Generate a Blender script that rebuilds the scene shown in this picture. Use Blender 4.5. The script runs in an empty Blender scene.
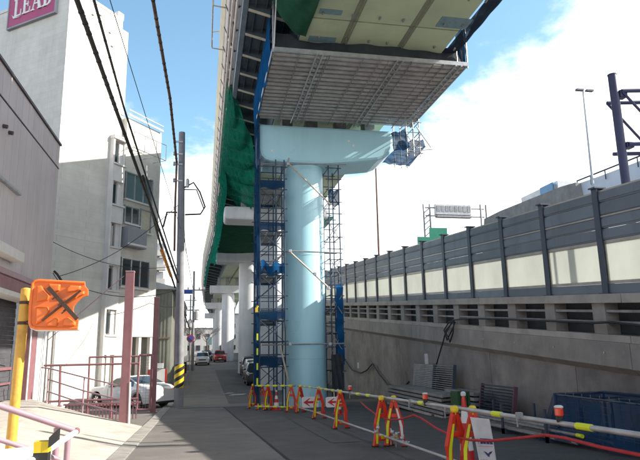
import bpy, bmesh, math, random
from mathutils import Vector, Matrix
random.seed(7)
R = math.radians
scene = bpy.context.scene
col = scene.collection

# ---------------------------------------------------------------- camera
YAW, PITCH, ROLL, EYE = R(11.300257), R(11.56693), R(-1.1), 1.5
fw = Vector((math.sin(YAW)*math.cos(PITCH), math.cos(YAW)*math.cos(PITCH), math.sin(PITCH)))
rt0 = Vector((math.cos(YAW), -math.sin(YAW), 0)); up0 = rt0.cross(fw)
rt = rt0*math.cos(ROLL) + up0*math.sin(ROLL); up = up0*math.cos(ROLL) - rt0*math.sin(ROLL)
cd = bpy.data.cameras.new('camera'); cam = bpy.data.objects.new('camera', cd); col.objects.link(cam)
cam.matrix_world = Matrix(((rt.x, up.x, -fw.x, 0), (rt.y, up.y, -fw.y, 0), (rt.z, up.z, -fw.z, EYE), (0, 0, 0, 1)))
cd.sensor_width = 36; cd.lens = 36*585/640; cd.clip_start = 0.1; cd.clip_end = 3000
scene.camera = cam

# ---------------------------------------------------------------- sky and sun
SUN_AZ, SUN_EL = 100.0, 31.4          # azimuth clockwise from +Y
w = bpy.data.worlds.new('World'); scene.world = w; w.use_nodes = True
nt = w.node_tree; nt.nodes.clear(); N = nt.nodes.new; L = nt.links.new
out = N('ShaderNodeOutputWorld'); mixs = N('ShaderNodeMixShader')
bg1 = N('ShaderNodeBackground'); bg2 = N('ShaderNodeBackground')
sky = N('ShaderNodeTexSky'); sky.sky_type = 'NISHITA'; sky.sun_disc = False
sky.sun_elevation = R(SUN_EL); sky.sun_rotation = R(SUN_AZ); sky.air_density = 1.0; sky.dust_density = 0.5; sky.ozone_density = 2.2
tint = N('ShaderNodeMix'); tint.data_type = 'RGBA'; tint.blend_type = 'MULTIPLY'; tint.inputs[0].default_value = 1; tint.inputs[7].default_value = (1.02, 1.14, 1.0, 1)
L(sky.outputs[0], tint.inputs[6]); L(tint.outputs[2], bg1.inputs[0]); bg1.inputs[1].default_value = 0.15
bg2.inputs[0].default_value = (1.0, 0.995, 0.99, 1); bg2.inputs[1].default_value = 1.0
tc = N('ShaderNodeTexCoord'); sep = N('ShaderNodeSeparateXYZ'); L(tc.outputs['Generated'], sep.inputs[0])
def mth(op, a, b=None, c=None, clamp=False):
    m = N('ShaderNodeMath'); m.operation = op; m.use_clamp = clamp
    for i, v in enumerate((a, b, c)):
        if v is None: continue
        if isinstance(v, (int, float)): m.inputs[i].default_value = v
        else: L(v, m.inputs[i])
    return m.outputs[0]
zz = mth('ADD', mth('MAXIMUM', sep.outputs[2], 0.0), 0.22)
cmb = N('ShaderNodeCombineXYZ'); L(mth('DIVIDE', sep.outputs[0], zz), cmb.inputs[0]); L(mth('DIVIDE', sep.outputs[1], zz), cmb.inputs[1])
no = N('ShaderNodeTexNoise'); L(cmb.outputs[0], no.inputs['Vector']); no.inputs['Scale'].default_value = 1.7; no.inputs['Detail'].default_value = 9; no.inputs['Roughness'].default_value = 0.6
# thin towards the zenith, thick low down and on the sunny side of the sky
side = mth('MULTIPLY', mth('SUBTRACT', sep.outputs[0], 0.445), 4.0)
low = mth('MULTIPLY', mth('SUBTRACT', 0.35, sep.outputs[2]), 3.2)
cov = mth('ADD', mth('MULTIPLY', mth('SUBTRACT', no.outputs[0], 0.5), 2.4), mth('MAXIMUM', side, low))
fac = N('ShaderNodeMapRange'); fac.interpolation_type = 'SMOOTHSTEP'; L(cov, fac.inputs[0])
fac.inputs[1].default_value = -0.12; fac.inputs[2].default_value = 0.30; fac.inputs[3].default_value = 0.0; fac.inputs[4].default_value = 1.0
L(fac.outputs[0], mixs.inputs[0]); L(bg1.outputs[0], mixs.inputs[1]); L(bg2.outputs[0], mixs.inputs[2]); L(mixs.outputs[0], out.inputs[0])
ld = bpy.data.lights.new('sun', 'SUN'); ld.energy = 4.9; ld.angle = R(0.5); ld.color = (1.0, 0.93, 0.83)
sun = bpy.data.objects.new('sun', ld); col.objects.link(sun)
sd = Vector((math.sin(R(SUN_AZ))*math.cos(R(SUN_EL)), math.cos(R(SUN_AZ))*math.cos(R(SUN_EL)), math.sin(R(SUN_EL))))
sun.rotation_euler = sd.to_track_quat('Z', 'Y').to_euler(); sun.location = sd*80
scene.render.engine = 'CYCLES'
vs = scene.view_settings; vs.view_transform = 'Standard'; vs.look = 'None'; vs.gamma = 1; vs.use_curve_mapping = False; vs.exposure = 1.0
scene.cycles.max_bounces = 6; scene.cycles.transparent_max_bounces = 16

# ---------------------------------------------------------------- materials
M = {}
def mat(key, c1, c2=None, scale=3.0, rough=0.7, metal=0.0, bump=0.0, bscale=None, detail=6, streak=0.0, stain=None, stain_amt=0.0, coat=0.0, spec=0.5, speck=0.0, var=0.05, joints=None):
    """two-tone noise paint, optional vertical run-off streaks, blotchy stains and bump"""
    m = bpy.data.materials.new(key); m.use_nodes = True; t = m.node_tree; n = t.nodes; l = t.links
    b = n['Principled BSDF']; b.inputs['Metallic'].default_value = metal
    b.inputs['Specular IOR Level'].default_value = spec; b.inputs['Coat Weight'].default_value = coat
    co = n.new('ShaderNodeTexCoord'); geo = n.new('ShaderNodeNewGeometry')
    c2 = c2 or tuple(v*0.82 for v in c1)
    def noise(s, d=6, vec=None, r=0.6):
        q = n.new('ShaderNodeTexNoise'); q.inputs['Scale'].default_value = s; q.inputs['Detail'].default_value = d; q.inputs['Roughness'].default_value = r
        l.new(vec or geo.outputs['Position'], q.inputs['Vector']); return q.outputs[0]
    def ramp(f, a, bb):
        r = n.new('ShaderNodeMapRange'); l.new(f, r.inputs[0]); r.inputs[1].default_value = a; r.inputs[2].default_value = bb; return r.outputs[0]
    def mix(f, a, bb):
        x = n.new('ShaderNodeMix'); x.data_type = 'RGBA'; l.new(f, x.inputs[0])
        for i, v in ((6, a), (7, bb)):
            if isinstance(v, tuple): x.inputs[i].default_value = (*v[:3], 1)
            else: l.new(v, x.inputs[i])
        return x.outputs[2]
    c = mix(ramp(noise(scale, detail), 0.32, 0.68), c1, c2)
    if streak > 0:
        mp = n.new('ShaderNodeMapping'); l.new(geo.outputs['Position'], mp.inputs[0]); mp.inputs['Scale'].default_value = (1, 1, 0.10)
        f = ramp(noise(1.9, 9, mp.outputs[0], 0.68), 0.50, 0.74)
        mu = n.new('ShaderNodeMath'); mu.operation = 'MULTIPLY'; l.new(f, mu.inputs[0]); mu.inputs[1].default_value = streak
        c = mix(mu.outputs[0], c, stain or tuple(v*0.4 for v in c1))
    if stain_amt > 0:
        f = ramp(noise(scale*0.35, 8, r=0.7), 0.52, 0.72)
        mu = n.new('ShaderNodeMath'); mu.operation = 'MULTIPLY'; l.new(f, mu.inputs[0]); mu.inputs[1].default_value = stain_amt
        c = mix(mu.outputs[0], c, stain or tuple(v*0.45 for v in c1))
    def mult(cc, f):
        x = n.new('ShaderNodeMix'); x.data_type = 'RGBA'; x.blend_type = 'MULTIPLY'; x.inputs[0].default_value = 1
        l.new(cc, x.inputs[6]); l.new(f, x.inputs[7]); return x.outputs[2]
    if speck > 0:
        q = ramp(noise(85, 3), 0.35, 0.65); r2 = n.new('ShaderNodeMapRange'); l.new(q, r2.inputs[0]); r2.inputs[3].default_value = 1-speck; r2.inputs[4].default_value = 1+speck
        c = mult(c, r2.outputs[0])
    if joints:
        jw, jh, dk, ang = joints
        mp = n.new('ShaderNodeMapping'); mp.vector_type = 'POINT'; mp.inputs['Rotation'].default_value = (0, 0, R(ang)); l.new(geo.outputs['Position'], mp.inputs[0])
        sx = n.new('ShaderNodeSeparateXYZ'); l.new(mp.outputs[0], sx.inputs[0]); cb_ = n.new('ShaderNodeCombineXYZ'); l.new(sx.outputs[0], cb_.inputs[0]); l.new(sx.outputs[2], cb_.inputs[1])
        bt = n.new('ShaderNodeTexBrick'); l.new(cb_.outputs[0], bt.inputs['Vector']); bt.inputs['Scale'].default_value = 1; bt.inputs['Brick Width'].default_value = jw; bt.inputs['Row Height'].default_value = jh
        bt.inputs['Mortar Size'].default_value = 0.006; bt.inputs['Mortar Smooth'].default_value = 0.3; bt.inputs['Color1'].default_value = (1, 1, 1, 1); bt.inputs['Color2'].default_value = (.93, .93, .92, 1); bt.inputs['Mortar'].default_value = (dk, dk, dk, 1)
        c = mult(c, bt.outputs['Color'])
    oi = n.new('ShaderNodeObjectInfo'); r3 = n.new('ShaderNodeMapRange'); l.new(oi.outputs['Random'], r3.inputs[0]); r3.inputs[3].default_value = 1-var; r3.inputs[4].default_value = 1+var
    c = mult(c, r3.outputs[0])
    l.new(c, b.inputs['Base Color'])
    rr = n.new('ShaderNodeMapRange'); l.new(noise(scale*1.7, 4), rr.inputs[0]); rr.inputs[3].default_value = max(0.03, rough-0.12); rr.inputs[4].default_value = min(1, rough+0.12)
    l.new(rr.outputs[0], b.inputs['Roughness'])
    if bump > 0:
        bp = n.new('ShaderNodeBump'); bp.inputs['Strength'].default_value = bump; bp.inputs['Distance'].default_value = 0.02
        l.new(noise(bscale or scale*8, 8), bp.inputs['Height']); l.new(bp.outputs[0], b.inputs['Normal'])
    M[key] = m; return m
mat('asphalt', (0.215, 0.198, 0.18), (0.16, 0.148, 0.138), 1.1, 0.9, bump=0.7, bscale=70, stain=(0.085, 0.082, 0.08), stain_amt=0.5, streak=0, speck=0.28, var=0)
mat('asphalt_dark', (0.112, 0.105, 0.102), (0.078, 0.074, 0.075), 1.3, 0.85, bump=0.7, bscale=70, stain=(0.14, 0.128, 0.115), stain_amt=0.5, speck=0.3, var=0.0)
mat('asphalt_old', (0.125, 0.118, 0.112), (0.095, 0.09, 0.088), 1.6, 0.9, bump=0.7, bscale=60, speck=0.25, var=0)
mat('ground', (0.12, 0.115, 0.105), (0.08, 0.08, 0.075), 0.7, 0.95, bump=0.5, bscale=40)
mat('apron', (0.54, 0.50, 0.44), (0.42, 0.385, 0.34), 2.2, 0.9, bump=0.5, bscale=45, stain=(0.24, 0.215, 0.19), stain_amt=0.5, speck=0.14, var=0)
mat('gutter', (0.34, 0.32, 0.29), (0.24, 0.23, 0.21), 3, 0.9, bump=0.4, bscale=40, stain_amt=0.4)
mat('seam', (0.022, 0.022, 0.022), None, 5, 0.8)
mat('road_paint', (0.5, 0.5, 0.48), (0.16, 0.155, 0.15), 9, 0.8)
mat('concrete', (0.33, 0.315, 0.30), (0.235, 0.225, 0.215), 1.4, 0.88, bump=0.35, bscale=30, streak=0.4, stain=(0.12, 0.112, 0.11), stain_amt=0.45)
mat('concrete_low', (0.29, 0.27, 0.255), (0.175, 0.165, 0.16), 1.3, 0.88, bump=0.5, bscale=22, streak=0.25, stain=(0.09, 0.085, 0.088), stain_amt=0.75)
mat('coping', (0.42, 0.40, 0.37), (0.30, 0.285, 0.265), 2.0, 0.85, bump=0.3, bscale=35, stain_amt=0.4)
mat('barrier_steel', (0.155, 0.20, 0.245), (0.12, 0.155, 0.195), 1.2, 0.5, metal=0.1, streak=0.4, stain=(0.055, 0.065, 0.075), var=0.14)
mat('barrier_post', (0.055, 0.075, 0.115), (0.04, 0.056, 0.088), 2, 0.5, metal=0.1)
mat('barrier_trim', (0.42, 0.40, 0.36), (0.3, 0.29, 0.27), 2, 0.4, metal=0.4)
mat('pier_paint', (0.40, 0.68, 0.78), (0.365, 0.635, 0.735), 0.6, 0.32, streak=0.3, stain=(0.30, 0.48, 0.54), spec=0.5)
mat('pier_white', (0.66, 0.68, 0.70), (0.56, 0.58, 0.61), 0.8, 0.6, streak=0.4, stain=(0.33, 0.34, 0.36))
mat('girder_beige', (0.50, 0.585, 0.40), (0.42, 0.50, 0.36), 0.9, 0.55, streak=0, stain=(0.24, 0.27, 0.22), stain_amt=0.5)
mat('girder_dark', (0.10, 0.14, 0.17), (0.07, 0.10, 0.13), 1.2, 0.6, stain_amt=0.4)
mat('crossbeam', (0.66, 0.64, 0.50), (0.52, 0.51, 0.41), 1.5, 0.55, stain_amt=0.35)
mat('seam_tape', (0.24, 0.25, 0.19), (0.18, 0.19, 0.15), 6, 0.7)
mat('patch_blue', (0.19, 0.31, 0.36), (0.14, 0.24, 0.29), 5, 0.6)
mat('edge_beam', (0.26, 0.34, 0.40), (0.19, 0.26, 0.32), 1.5, 0.6, streak=0.4)
mat('fascia', (0.74, 0.70, 0.66), (0.58, 0.54, 0.53), 1.2, 0.6, stain=(0.30, 0.25, 0.24), stain_amt=0.6)
mat('cream', (0.66, 0.60, 0.44), (0.55, 0.49, 0.36), 2, 0.6, stain_amt=0.3)
mat('galv', (0.52, 0.53, 0.54), (0.36, 0.37, 0.39), 4, 0.42, metal=0.55, stain=(0.25, 0.20, 0.16), stain_amt=0.3)
mat('galv_dull', (0.34, 0.34, 0.35), (0.22, 0.22, 0.23), 5, 0.6, metal=0.3, stain=(0.13, 0.09, 0.07), stain_amt=0.5)
mat('plank_steel', (0.62, 0.59, 0.56), (0.40, 0.39, 0.39), 3, 0.5, metal=0.4, stain=(0.17, 0.15, 0.14), stain_amt=0.5)
mat('pipe_cream', (0.62, 0.56, 0.47), (0.42, 0.36, 0.29), 5, 0.5, metal=0.2, stain_amt=0.4)
mat('tower_blue', (0.045, 0.075, 0.125), (0.03, 0.05, 0.085), 4, 0.5, metal=0.2)
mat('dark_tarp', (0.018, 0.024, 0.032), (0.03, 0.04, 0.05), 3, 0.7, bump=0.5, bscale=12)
mat('siding', (0.60, 0.54, 0.54), (0.54, 0.485, 0.485), 0.7, 0.6, streak=0.3, stain=(0.27, 0.23, 0.26))
mat('siding_dark', (0.08, 0.055, 0.06), None, 3, 0.5)
mat('tower_render', (0.70, 0.675, 0.615), (0.60, 0.58, 0.53), 1.2, 0.8, bump=0.5, bscale=26, streak=0.34, stain=(0.44, 0.41, 0.38), stain_amt=0.25, joints=(0.9, 0.30, 0.80, 53), var=0)
mat('tower_trim', (0.72, 0.70, 0.67), (0.62, 0.60, 0.58), 2, 0.7, streak=0.25, stain=(0.4, 0.38, 0.36))
mat('sign_pink', (0.42, 0.06, 0.16), (0.38, 0.05, 0.14), 2, 0.45, stain_amt=0.2)
mat('white_paint', (0.80, 0.80, 0.79), (0.70, 0.70, 0.69), 3, 0.45, stain=(0.4, 0.38, 0.35), stain_amt=0.15)
mat('pink_steel', (0.27, 0.125, 0.14), (0.22, 0.10, 0.115), 4, 0.5, stain=(0.20, 0.08, 0.07), stain_amt=0.4)
mat('mauve_dark', (0.16, 0.07, 0.10), None, 4, 0.5)
mat('mauve_rail', (0.40, 0.265, 0.31), (0.33, 0.215, 0.255), 5, 0.45, stain=(0.25, 0.12, 0.10), stain_amt=0.35)
mat('yellow_pole', (0.66, 0.40, 0.07), (0.58, 0.32, 0.05), 6, 0.5, stain=(0.22, 0.07, 0.025), stain_amt=0.55)
mat('orange_plastic', (0.86, 0.20, 0.035), (0.78, 0.17, 0.03), 3, 0.4, stain_amt=0.15)
mat('black_steel', (0.045, 0.027, 0.02), (0.085, 0.045, 0.03), 12, 0.6)
mat('pole_concrete', (0.30, 0.30, 0.32), (0.22, 0.22, 0.24), 3, 0.85, bump=0.2, streak=0.3)
mat('cable_black', (0.018, 0.018, 0.020), None, 8, 0.5)
mat('cable_brown', (0.22, 0.10, 0.05), (0.06, 0.04, 0.035), 2.5, 0.6)
mat('cable_orange', (0.70, 0.26, 0.02), None, 3, 0.5)
mat('yellow', (0.80, 0.58, 0.02), (0.7, 0.5, 0.02), 5, 0.45)
mat('yellow_reflect', (0.75, 0.85, 0.02), (0.66, 0.75, 0.02), 7, 0.35)
mat('black', (0.02, 0.02, 0.022), None, 5, 0.5)
mat('barricade_red', (0.72, 0.045, 0.018), (0.60, 0.035, 0.015), 5, 0.42, stain_amt=0.2)
mat('red', (0.62, 0.03, 0.03), None, 5, 0.4)
mat('rope_red', (0.48, 0.03, 0.035), None, 9, 0.7)
mat('banner', (0.60, 0.56, 0.56), (0.5, 0.46, 0.47), 6, 0.8)
mat('print_blue', (0.03, 0.035, 0.13), None, 9, 0.7)
mat('print_pink', (0.6, 0.2, 0.25), None, 9, 0.7)
mat('green_mesh', (0.025, 0.10, 0.035), (0.018, 0.07, 0.025), 8, 0.7)
mat('rubber', (0.025, 0.025, 0.027), None, 5, 0.8)
mat('car_white', (0.80, 0.80, 0.80), (0.78, 0.78, 0.78), 1, 0.18, coat=0.8)
mat('car_red', (0.52, 0.025, 0.02), None, 1, 0.2, coat=0.8)
mat('car_dark', (0.035, 0.038, 0.045), None, 1, 0.2, coat=0.8)
mat('chrome', (0.6, 0.6, 0.6), None, 3, 0.25, metal=0.9)
mat('lamp_red', (0.55, 0.02, 0.02), None, 3, 0.25)
mat('lamp_clear', (0.75, 0.77, 0.8), None, 3, 0.15)
mat('shed_wall', (0.30, 0.31, 0.27), (0.23, 0.24, 0.21), 1.2, 0.8, streak=0.4)
mat('roof_light', (0.62, 0.64, 0.66), (0.5, 0.52, 0.54), 2, 0.6)
mat('far_wall', (0.58, 0.55, 0.50), (0.48, 0.46, 0.42), 0.6, 0.85, streak=0.25)
mat('far_grey', (0.34, 0.35, 0.37), (0.26, 0.27, 0.29), 0.6, 0.85, streak=0.25)
mat('far_brown', (0.27, 0.20, 0.16), (0.2, 0.15, 0.12), 0.6, 0.85, streak=0.25)
mat('far_green', (0.04, 0.13, 0.10), (0.03, 0.10, 0.08), 2, 0.7)
mat('gantry_blue', (0.035, 0.04, 0.12), (0.028, 0.03, 0.085), 3, 0.45)
mat('sign_green', (0.01, 0.25, 0.15), None, 3, 0.5)
mat('truck_blue', (0.05, 0.22, 0.42), None, 3, 0.4)
mat('deck_white', (0.62, 0.66, 0.74), (0.52, 0.56, 0.64), 1, 0.6)
mat('lamp_grey', (0.45, 0.48, 0.52), None, 3, 0.5)
mat('bark', (0.12, 0.085, 0.065), (0.08, 0.06, 0.045), 9, 0.9)
mat('beige_curtain', (0.55, 0.50, 0.38), (0.4, 0.36, 0.28), 3, 0.8)
mat('shutter', (0.10, 0.10, 0.11), (0.07, 0.07, 0.08), 3, 0.6)
mat('blue_sign', (0.02, 0.10, 0.50), None, 3, 0.4)
def glassy(key, c, rough=0.08):
    m = bpy.data.materials.new(key); m.use_nodes = True; b = m.node_tree.nodes['Principled BSDF']
    b.inputs['Base Color'].default_value = (*c, 1); b.inputs['Roughness'].default_value = rough; b.inputs['Specular IOR Level'].default_value = 0.9
    M[key] = m
glassy('glass_dark', (0.035, 0.045, 0.05)); glassy('glass_blue', (0.12, 0.18, 0.2)); glassy('beacon_red', (0.75, 0.05, 0.015), 0.2)
def sheet(key, c, alpha, trans=0.5, scale=60):
    """woven netting: diffuse + translucent cloth with real see-through gaps"""
    m = bpy.data.materials.new(key); m.use_nodes = True; t = m.node_tree; n = t.nodes; l = t.links; n.clear()
    o = n.new('ShaderNodeOutputMaterial'); d = n.new('ShaderNodeBsdfDiffuse'); tr = n.new('ShaderNodeBsdfTranslucent'); tp = n.new('ShaderNodeBsdfTransparent')
    a = n.new('ShaderNodeMixShader'); bb = n.new('ShaderNodeMixShader'); geo = n.new('ShaderNodeNewGeometry')
    q = n.new('ShaderNodeTexNoise'); l.new(geo.outputs['Position'], q.inputs['Vector']); q.inputs['Scale'].default_value = 2.2; q.inputs['Detail'].default_value = 8
    x = n.new('ShaderNodeMix'); x.data_type = 'RGBA'; l.new(q.outputs[0], x.inputs[0]); lo, hi = (0.72, 1.22) if key == 'panel_milky' else (0.6, 1.35); x.inputs[6].default_value = (*[v*lo for v in c], 1); x.inputs[7].default_value = (*[v*hi for v in c], 1)
    l.new(x.outputs[2], d.inputs[0]); l.new(x.outputs[2], tr.inputs[0])
    if key == 'panel_milky': q.inputs['Scale'].default_value = 0.9
    a.inputs[0].default_value = trans; l.new(d.outputs[0], a.inputs[1]); l.new(tr.outputs[0], a.inputs[2])
    mr = n.new('ShaderNodeMapRange'); l.new(q.outputs[0], mr.inputs[0]); mr.inputs[1].default_value = 0.3; mr.inputs[2].default_value = 0.7
    mr.inputs[3].default_value = max(0, alpha-0.08); mr.inputs[4].default_value = min(1, alpha+0.08)
    l.new(mr.outputs[0], bb.inputs[0]); l.new(tp.outputs[0], bb.inputs[1]); l.new(a.outputs[0], bb.inputs[2]); l.new(bb.outputs[0], o.inputs[0])
    M[key] = m
sheet('net_blue', (0.012, 0.10, 0.27), 0.93, 0.35)
sheet('net_navy', (0.013, 0.048, 0.11), 0.90, 0.25)
sheet('net_cage', (0.015, 0.065, 0.165), 0.60, 0.3)
sheet('net_thin', (0.03, 0.10, 0.19), 0.34, 0.3)
sheet('net_green', (0.012, 0.20, 0.135), 0.78, 0.42)
sheet('net_black', (0.03, 0.04, 0.06), 0.93, 0.3)
sheet('tarp_green', (0.03, 0.11, 0.07), 0.98, 0.3)
sheet('panel_milky', (0.56, 0.58, 0.55), 1.0, 0.68)
# rope-and-fibre look is enough for a mesh fence: fully procedural

# ---------------------------------------------------------------- builders
class MB:
    def __init__(s): s.v = []; s.f = []; s.mi = []; s.cur = 0; s.marks = []
    def add(s, vs, fs):
        o = len(s.v); s.marks.append((o, len(s.f))); s.v += [tuple(p) for p in vs]; s.f += [tuple(o+i for i in f) for f in fs]; s.mi += [s.cur]*len(fs); return s
    def box(s, x0, x1, y0, y1, z0, z1):
        if x0 > x1: x0, x1 = x1, x0
        if y0 > y1: y0, y1 = y1, y0
        if z0 > z1: z0, z1 = z1, z0
        return s.add([(x0,y0,z0),(x1,y0,z0),(x1,y1,z0),(x0,y1,z0),(x0,y0,z1),(x1,y0,z1),(x1,y1,z1),(x0,y1,z1)],
                     [(0,3,2,1),(4,5,6,7),(0,1,5,4),(1,2,6,5),(2,3,7,6),(3,0,4,7)])
    def obox(s, c, ax, ay, az):
        """oriented box: centre and three half-axis vectors"""
        c, ax, ay, az = map(Vector, (c, ax, ay, az)); P = []
        for k in (-1, 1):
            for i, j in ((-1,-1),(1,-1),(1,1),(-1,1)): P.append(c+ax*i+ay*j+az*k)
        return s.add(P, [(0,3,2,1),(4,5,6,7),(0,1,5,4),(1,2,6,5),(2,3,7,6),(3,0,4,7)])
    def bar(s, p0, p1, w, h, upv=(0,0,1)):
        p0, p1 = Vector(p0), Vector(p1); d = (p1-p0); ln = d.length; d.normalize(); u = Vector(upv)
        if abs(d.dot(u)) > 0.98: u = Vector((0,1,0))
        sd_ = d.cross(u).normalized(); uu = sd_.cross(d).normalized()
        return s.obox((p0+p1)/2, d*ln/2, sd_*w/2, uu*h/2)
    def tube(s, pts, r, n=8, caps=True, r1=None):
        pts = [Vector(p) for p in pts]; rings = []; k = len(pts)
        ref = None
        for i, p in enumerate(pts):
            d = (pts[min(i+1, k-1)] - pts[max(i-1, 0)]).normalized()
            if ref is None: ref = Vector((0,0,1)) if abs(d.z) < 0.9 else Vector((1,0,0))
            a = d.cross(ref).normalized(); b = a.cross(d).normalized(); ref = b
            rr = r if r1 is None else r + (r1-r)*i/(k-1)
            rings.append([p + a*math.cos(2*math.pi*j/n)*rr + b*math.sin(2*math.pi*j/n)*rr for j in range(n)])
        vs = [q for g in rings for q in g]; fs = []
        for i in range(k-1):
            for j in range(n): fs.append((i*n+j, i*n+(j+1)%n, (i+1)*n+(j+1)%n, (i+1)*n+j))
        if caps: fs.append(tuple(range(n-1, -1, -1))); fs.append(tuple((k-1)*n+j for j in range(n)))
        return s.add(vs, fs)
    def prism(s, poly, off):
        """polygon (3D points) extruded by a vector"""
        n = len(poly); off = Vector(off); a = [Vector(p) for p in poly]; b = [p+off for p in a]
        fs = [tuple(range(n-1, -1, -1)), tuple(n+i for i in range(n))] + [(i, (i+1)%n, n+(i+1)%n, n+i) for i in range(n)]
        return s.add(a+b, fs)
    def grid(s, fn, nu, nv, wrap=False):
        vs = [fn(i/nu, j/nv) for j in range(nv+1) for i in range(nu+1)]
        fs = [(j*(nu+1)+i, j*(nu+1)+i+1, (j+1)*(nu+1)+i+1, (j+1)*(nu+1)+i) for j in range(nv) for i in range(nu)]
        return s.add(vs, fs)
    def lathe(s, c, prof, n=16):
        c = Vector(c); vs = []; fs = []
        for r, z in prof:
            for j in range(n): vs.append(c + Vector((r*math.cos(2*math.pi*j/n), r*math.sin(2*math.pi*j/n), z)))
        for i in range(len(prof)-1):
            for j in range(n): fs.append((i*n+j, i*n+(j+1)%n, (i+1)*n+(j+1)%n, (i+1)*n+j))
        fs.append(tuple(range(n-1,-1,-1))); fs.append(tuple((len(prof)-1)*n+j for j in range(n)))
        return s.add(vs, fs)
OFF = {}
def obj(name, mb, mats, parent=None, smooth=False, bevel=0.0, origin=None):
    mats = mats if isinstance(mats, (list, tuple)) else [mats]
    if parent is None:
        if origin is None:
            xs = [p[0] for p in mb.v]; ys = [p[1] for p in mb.v]; zs = [p[2] for p in mb.v]
            origin = ((min(xs)+max(xs))/2, (min(ys)+max(ys))/2, min(zs))
        o3 = Vector(origin)
    else: o3 = Vector(OFF[parent.name])
    me = bpy.data.meshes.new(name); me.from_pydata([tuple(Vector(p)-o3) for p in mb.v], [], mb.f); me.update()
    for k in mats: me.materials.append(M[k])
    me.polygons.foreach_set('material_index', mb.mi)
    if smooth:
        me.polygons.foreach_set('use_smooth', [True]*len(me.polygons))
    o = bpy.data.objects.new(name, me); col.objects.link(o)
    if smooth == 'auto':
        bm = bmesh.new(); bm.from_mesh(me)
        for e in bm.edges:
            if len(e.link_faces) == 2 and e.calc_face_angle() > R(38): e.smooth = False
        bm.to_mesh(me); bm.free()
    if parent is None: o.location = o3
    else: o.parent = parent
    OFF[o.name] = tuple(o3)
    if bevel > 0:
        b = o.modifiers.new('bevel', 'BEVEL'); b.width = bevel; b.segments = 2; b.limit_method = 'ANGLE'; b.angle_limit = R(40)
    return o
def each(name, mb, mats, parent=None, **k):
    """one object for every shape collected in the builder"""
    last = None; mk_ = mb.marks + [(len(mb.v), len(mb.f))]
    for (v0, f0), (v1, f1) in zip(mk_, mk_[1:]):
        b = MB(); b.add(mb.v[v0:v1], [tuple(i-v0 for i in f) for f in mb.f[f0:f1]]); last = obj(name, b, mats, parent, **k)
    return last
def thing(name, label, cat, loc=(0,0,0), group=None):
    o = bpy.data.objects.new(name, None); col.objects.link(o); o.location = loc; o.empty_display_size = 0.2
    OFF[o.name] = tuple(loc); return tag(o, label, cat, group)
def tag(o, label, cat, group=None):
    o['label'] = label; o['category'] = cat
    if group: o['group'] = group
    return o
def struct(name, mb, m, parent=None, **k):
    o = obj(name, mb, m, parent, **k); o['kind'] = 'structure'; return o
def copy_tree(o, parent=None):
    c = o.copy(); col.objects.link(c); c.parent = parent; OFF[c.name] = OFF[o.name]
    for ch in list(o.children): copy_tree(ch, c)
    return c
def place(proto, loc, rz, label, used=[], **kw):
    if proto.name in used: o = copy_tree(proto)
    else: used.append(proto.name); o = proto
    o.location = loc; o.rotation_euler = (0, 0, rz); o['label'] = label
    for k, v in kw.items(): o[k] = v
    return o
def piece(name, me_obj, parent, loc):
    """another copy of a mesh part, sharing its mesh"""
    c = me_obj.copy(); c.name = name; col.objects.link(c); c.parent = parent; c.location = loc; OFF[c.name] = OFF[me_obj.name]; return c
def interp(v, pts):
    if v <= pts[0][0]: return pts[0][1]
    for (a, p), (b, q) in zip(pts, pts[1:]):
        if v <= b: return p + (q-p)*(v-a)/(b-a)
    return pts[-1][1]
def gz(y): return interp(y, [(-60,0.2),(0,0),(28,-0.84),(42,-0.70),(77,0.15),(100,0.6),(400,3)])

# ================================================================ GROUND
YS = [-60,-30,-10,0,4,8,12,16,20,24,28,31,35,42,50,60,70,77,90,100,130,200,400]
def strip(x0, x1, dz, ys=YS, y0=-60, y1=400):
    mb = MB(); yy = sorted({y for y in ys if y0 < y < y1} | {y0, y1}); f0 = x0 if callable(x0) else (lambda y: x0); f1 = x1 if callable(x1) else (lambda y: x1)
    for a, b in zip(yy, yy[1:]):
        mb.add([(f0(a),a,gz(a)+dz),(f1(a),a,gz(a)+dz),(f1(b),b,gz(b)+dz),(f0(b),b,gz(b)+dz)], [(0,1,2,3)])
    return mb
struct('ground', strip(-160, 160, 0), 'ground')
struct('road', strip(-1.32, 7.9, 0.004), 'asphalt')
seamx = lambda y: 1.45 - 0.037*(y-10.4)
struct('road_patch', strip(seamx, 7.9, 0.008, y0=-20, y1=25.6), 'asphalt_dark')
struct('road_joint', strip(lambda y: seamx(y)-0.035, lambda y: seamx(y)+0.02, 0.012, y0=-5, y1=25.6), 'seam')
struct('road_patch', strip(1.2, 7.9, 0.008, y0=28, y1=60), 'asphalt_dark')
struct('road_joint', strip(-1.0, 7.0, 0.0125, y0=25.6, y1=25.78), 'seam')
mk = MB(); 
for x0, x1, y0, y1 in ((1.35,2.2,32.4,33.3),(1.1,1.6,33.6,34.3)):
    mk.add([(x0,y0,gz(y0)+.014),(x1,y0+.3,gz(y0)+.014),(x1+.2,y1,gz(y1)+.016),(x0+.3,y1,gz(y1)+.016)], [(0,1,2,3)])
struct('road_marking', mk, 'road_paint')
# gutter blocks along the left road edge
gt = struct('gutter', strip(-1.62, -1.30, 0.006, y0=2, y1=60), 'gutter')
for i in range(34):
    y = 4 + i*0.9; a, b = y+0.012, y+0.888; mb = MB()
    mb.add([(-1.60,a,gz(a)+.008),(-1.32,a,gz(a)+.008),(-1.32,b,gz(b)+.008),(-1.60,b,gz(b)+.008),
            (-1.60,a,gz(a)+.045),(-1.32,a,gz(a)+.022),(-1.32,b,gz(b)+.022),(-1.60,b,gz(b)+.045)], [(0,3,2,1),(4,5,6,7),(0,1,5,4),(1,2,6,5),(2,3,7,6),(3,0,4,7)])
    obj('gutter_block', mb, 'gutter', gt)
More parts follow.
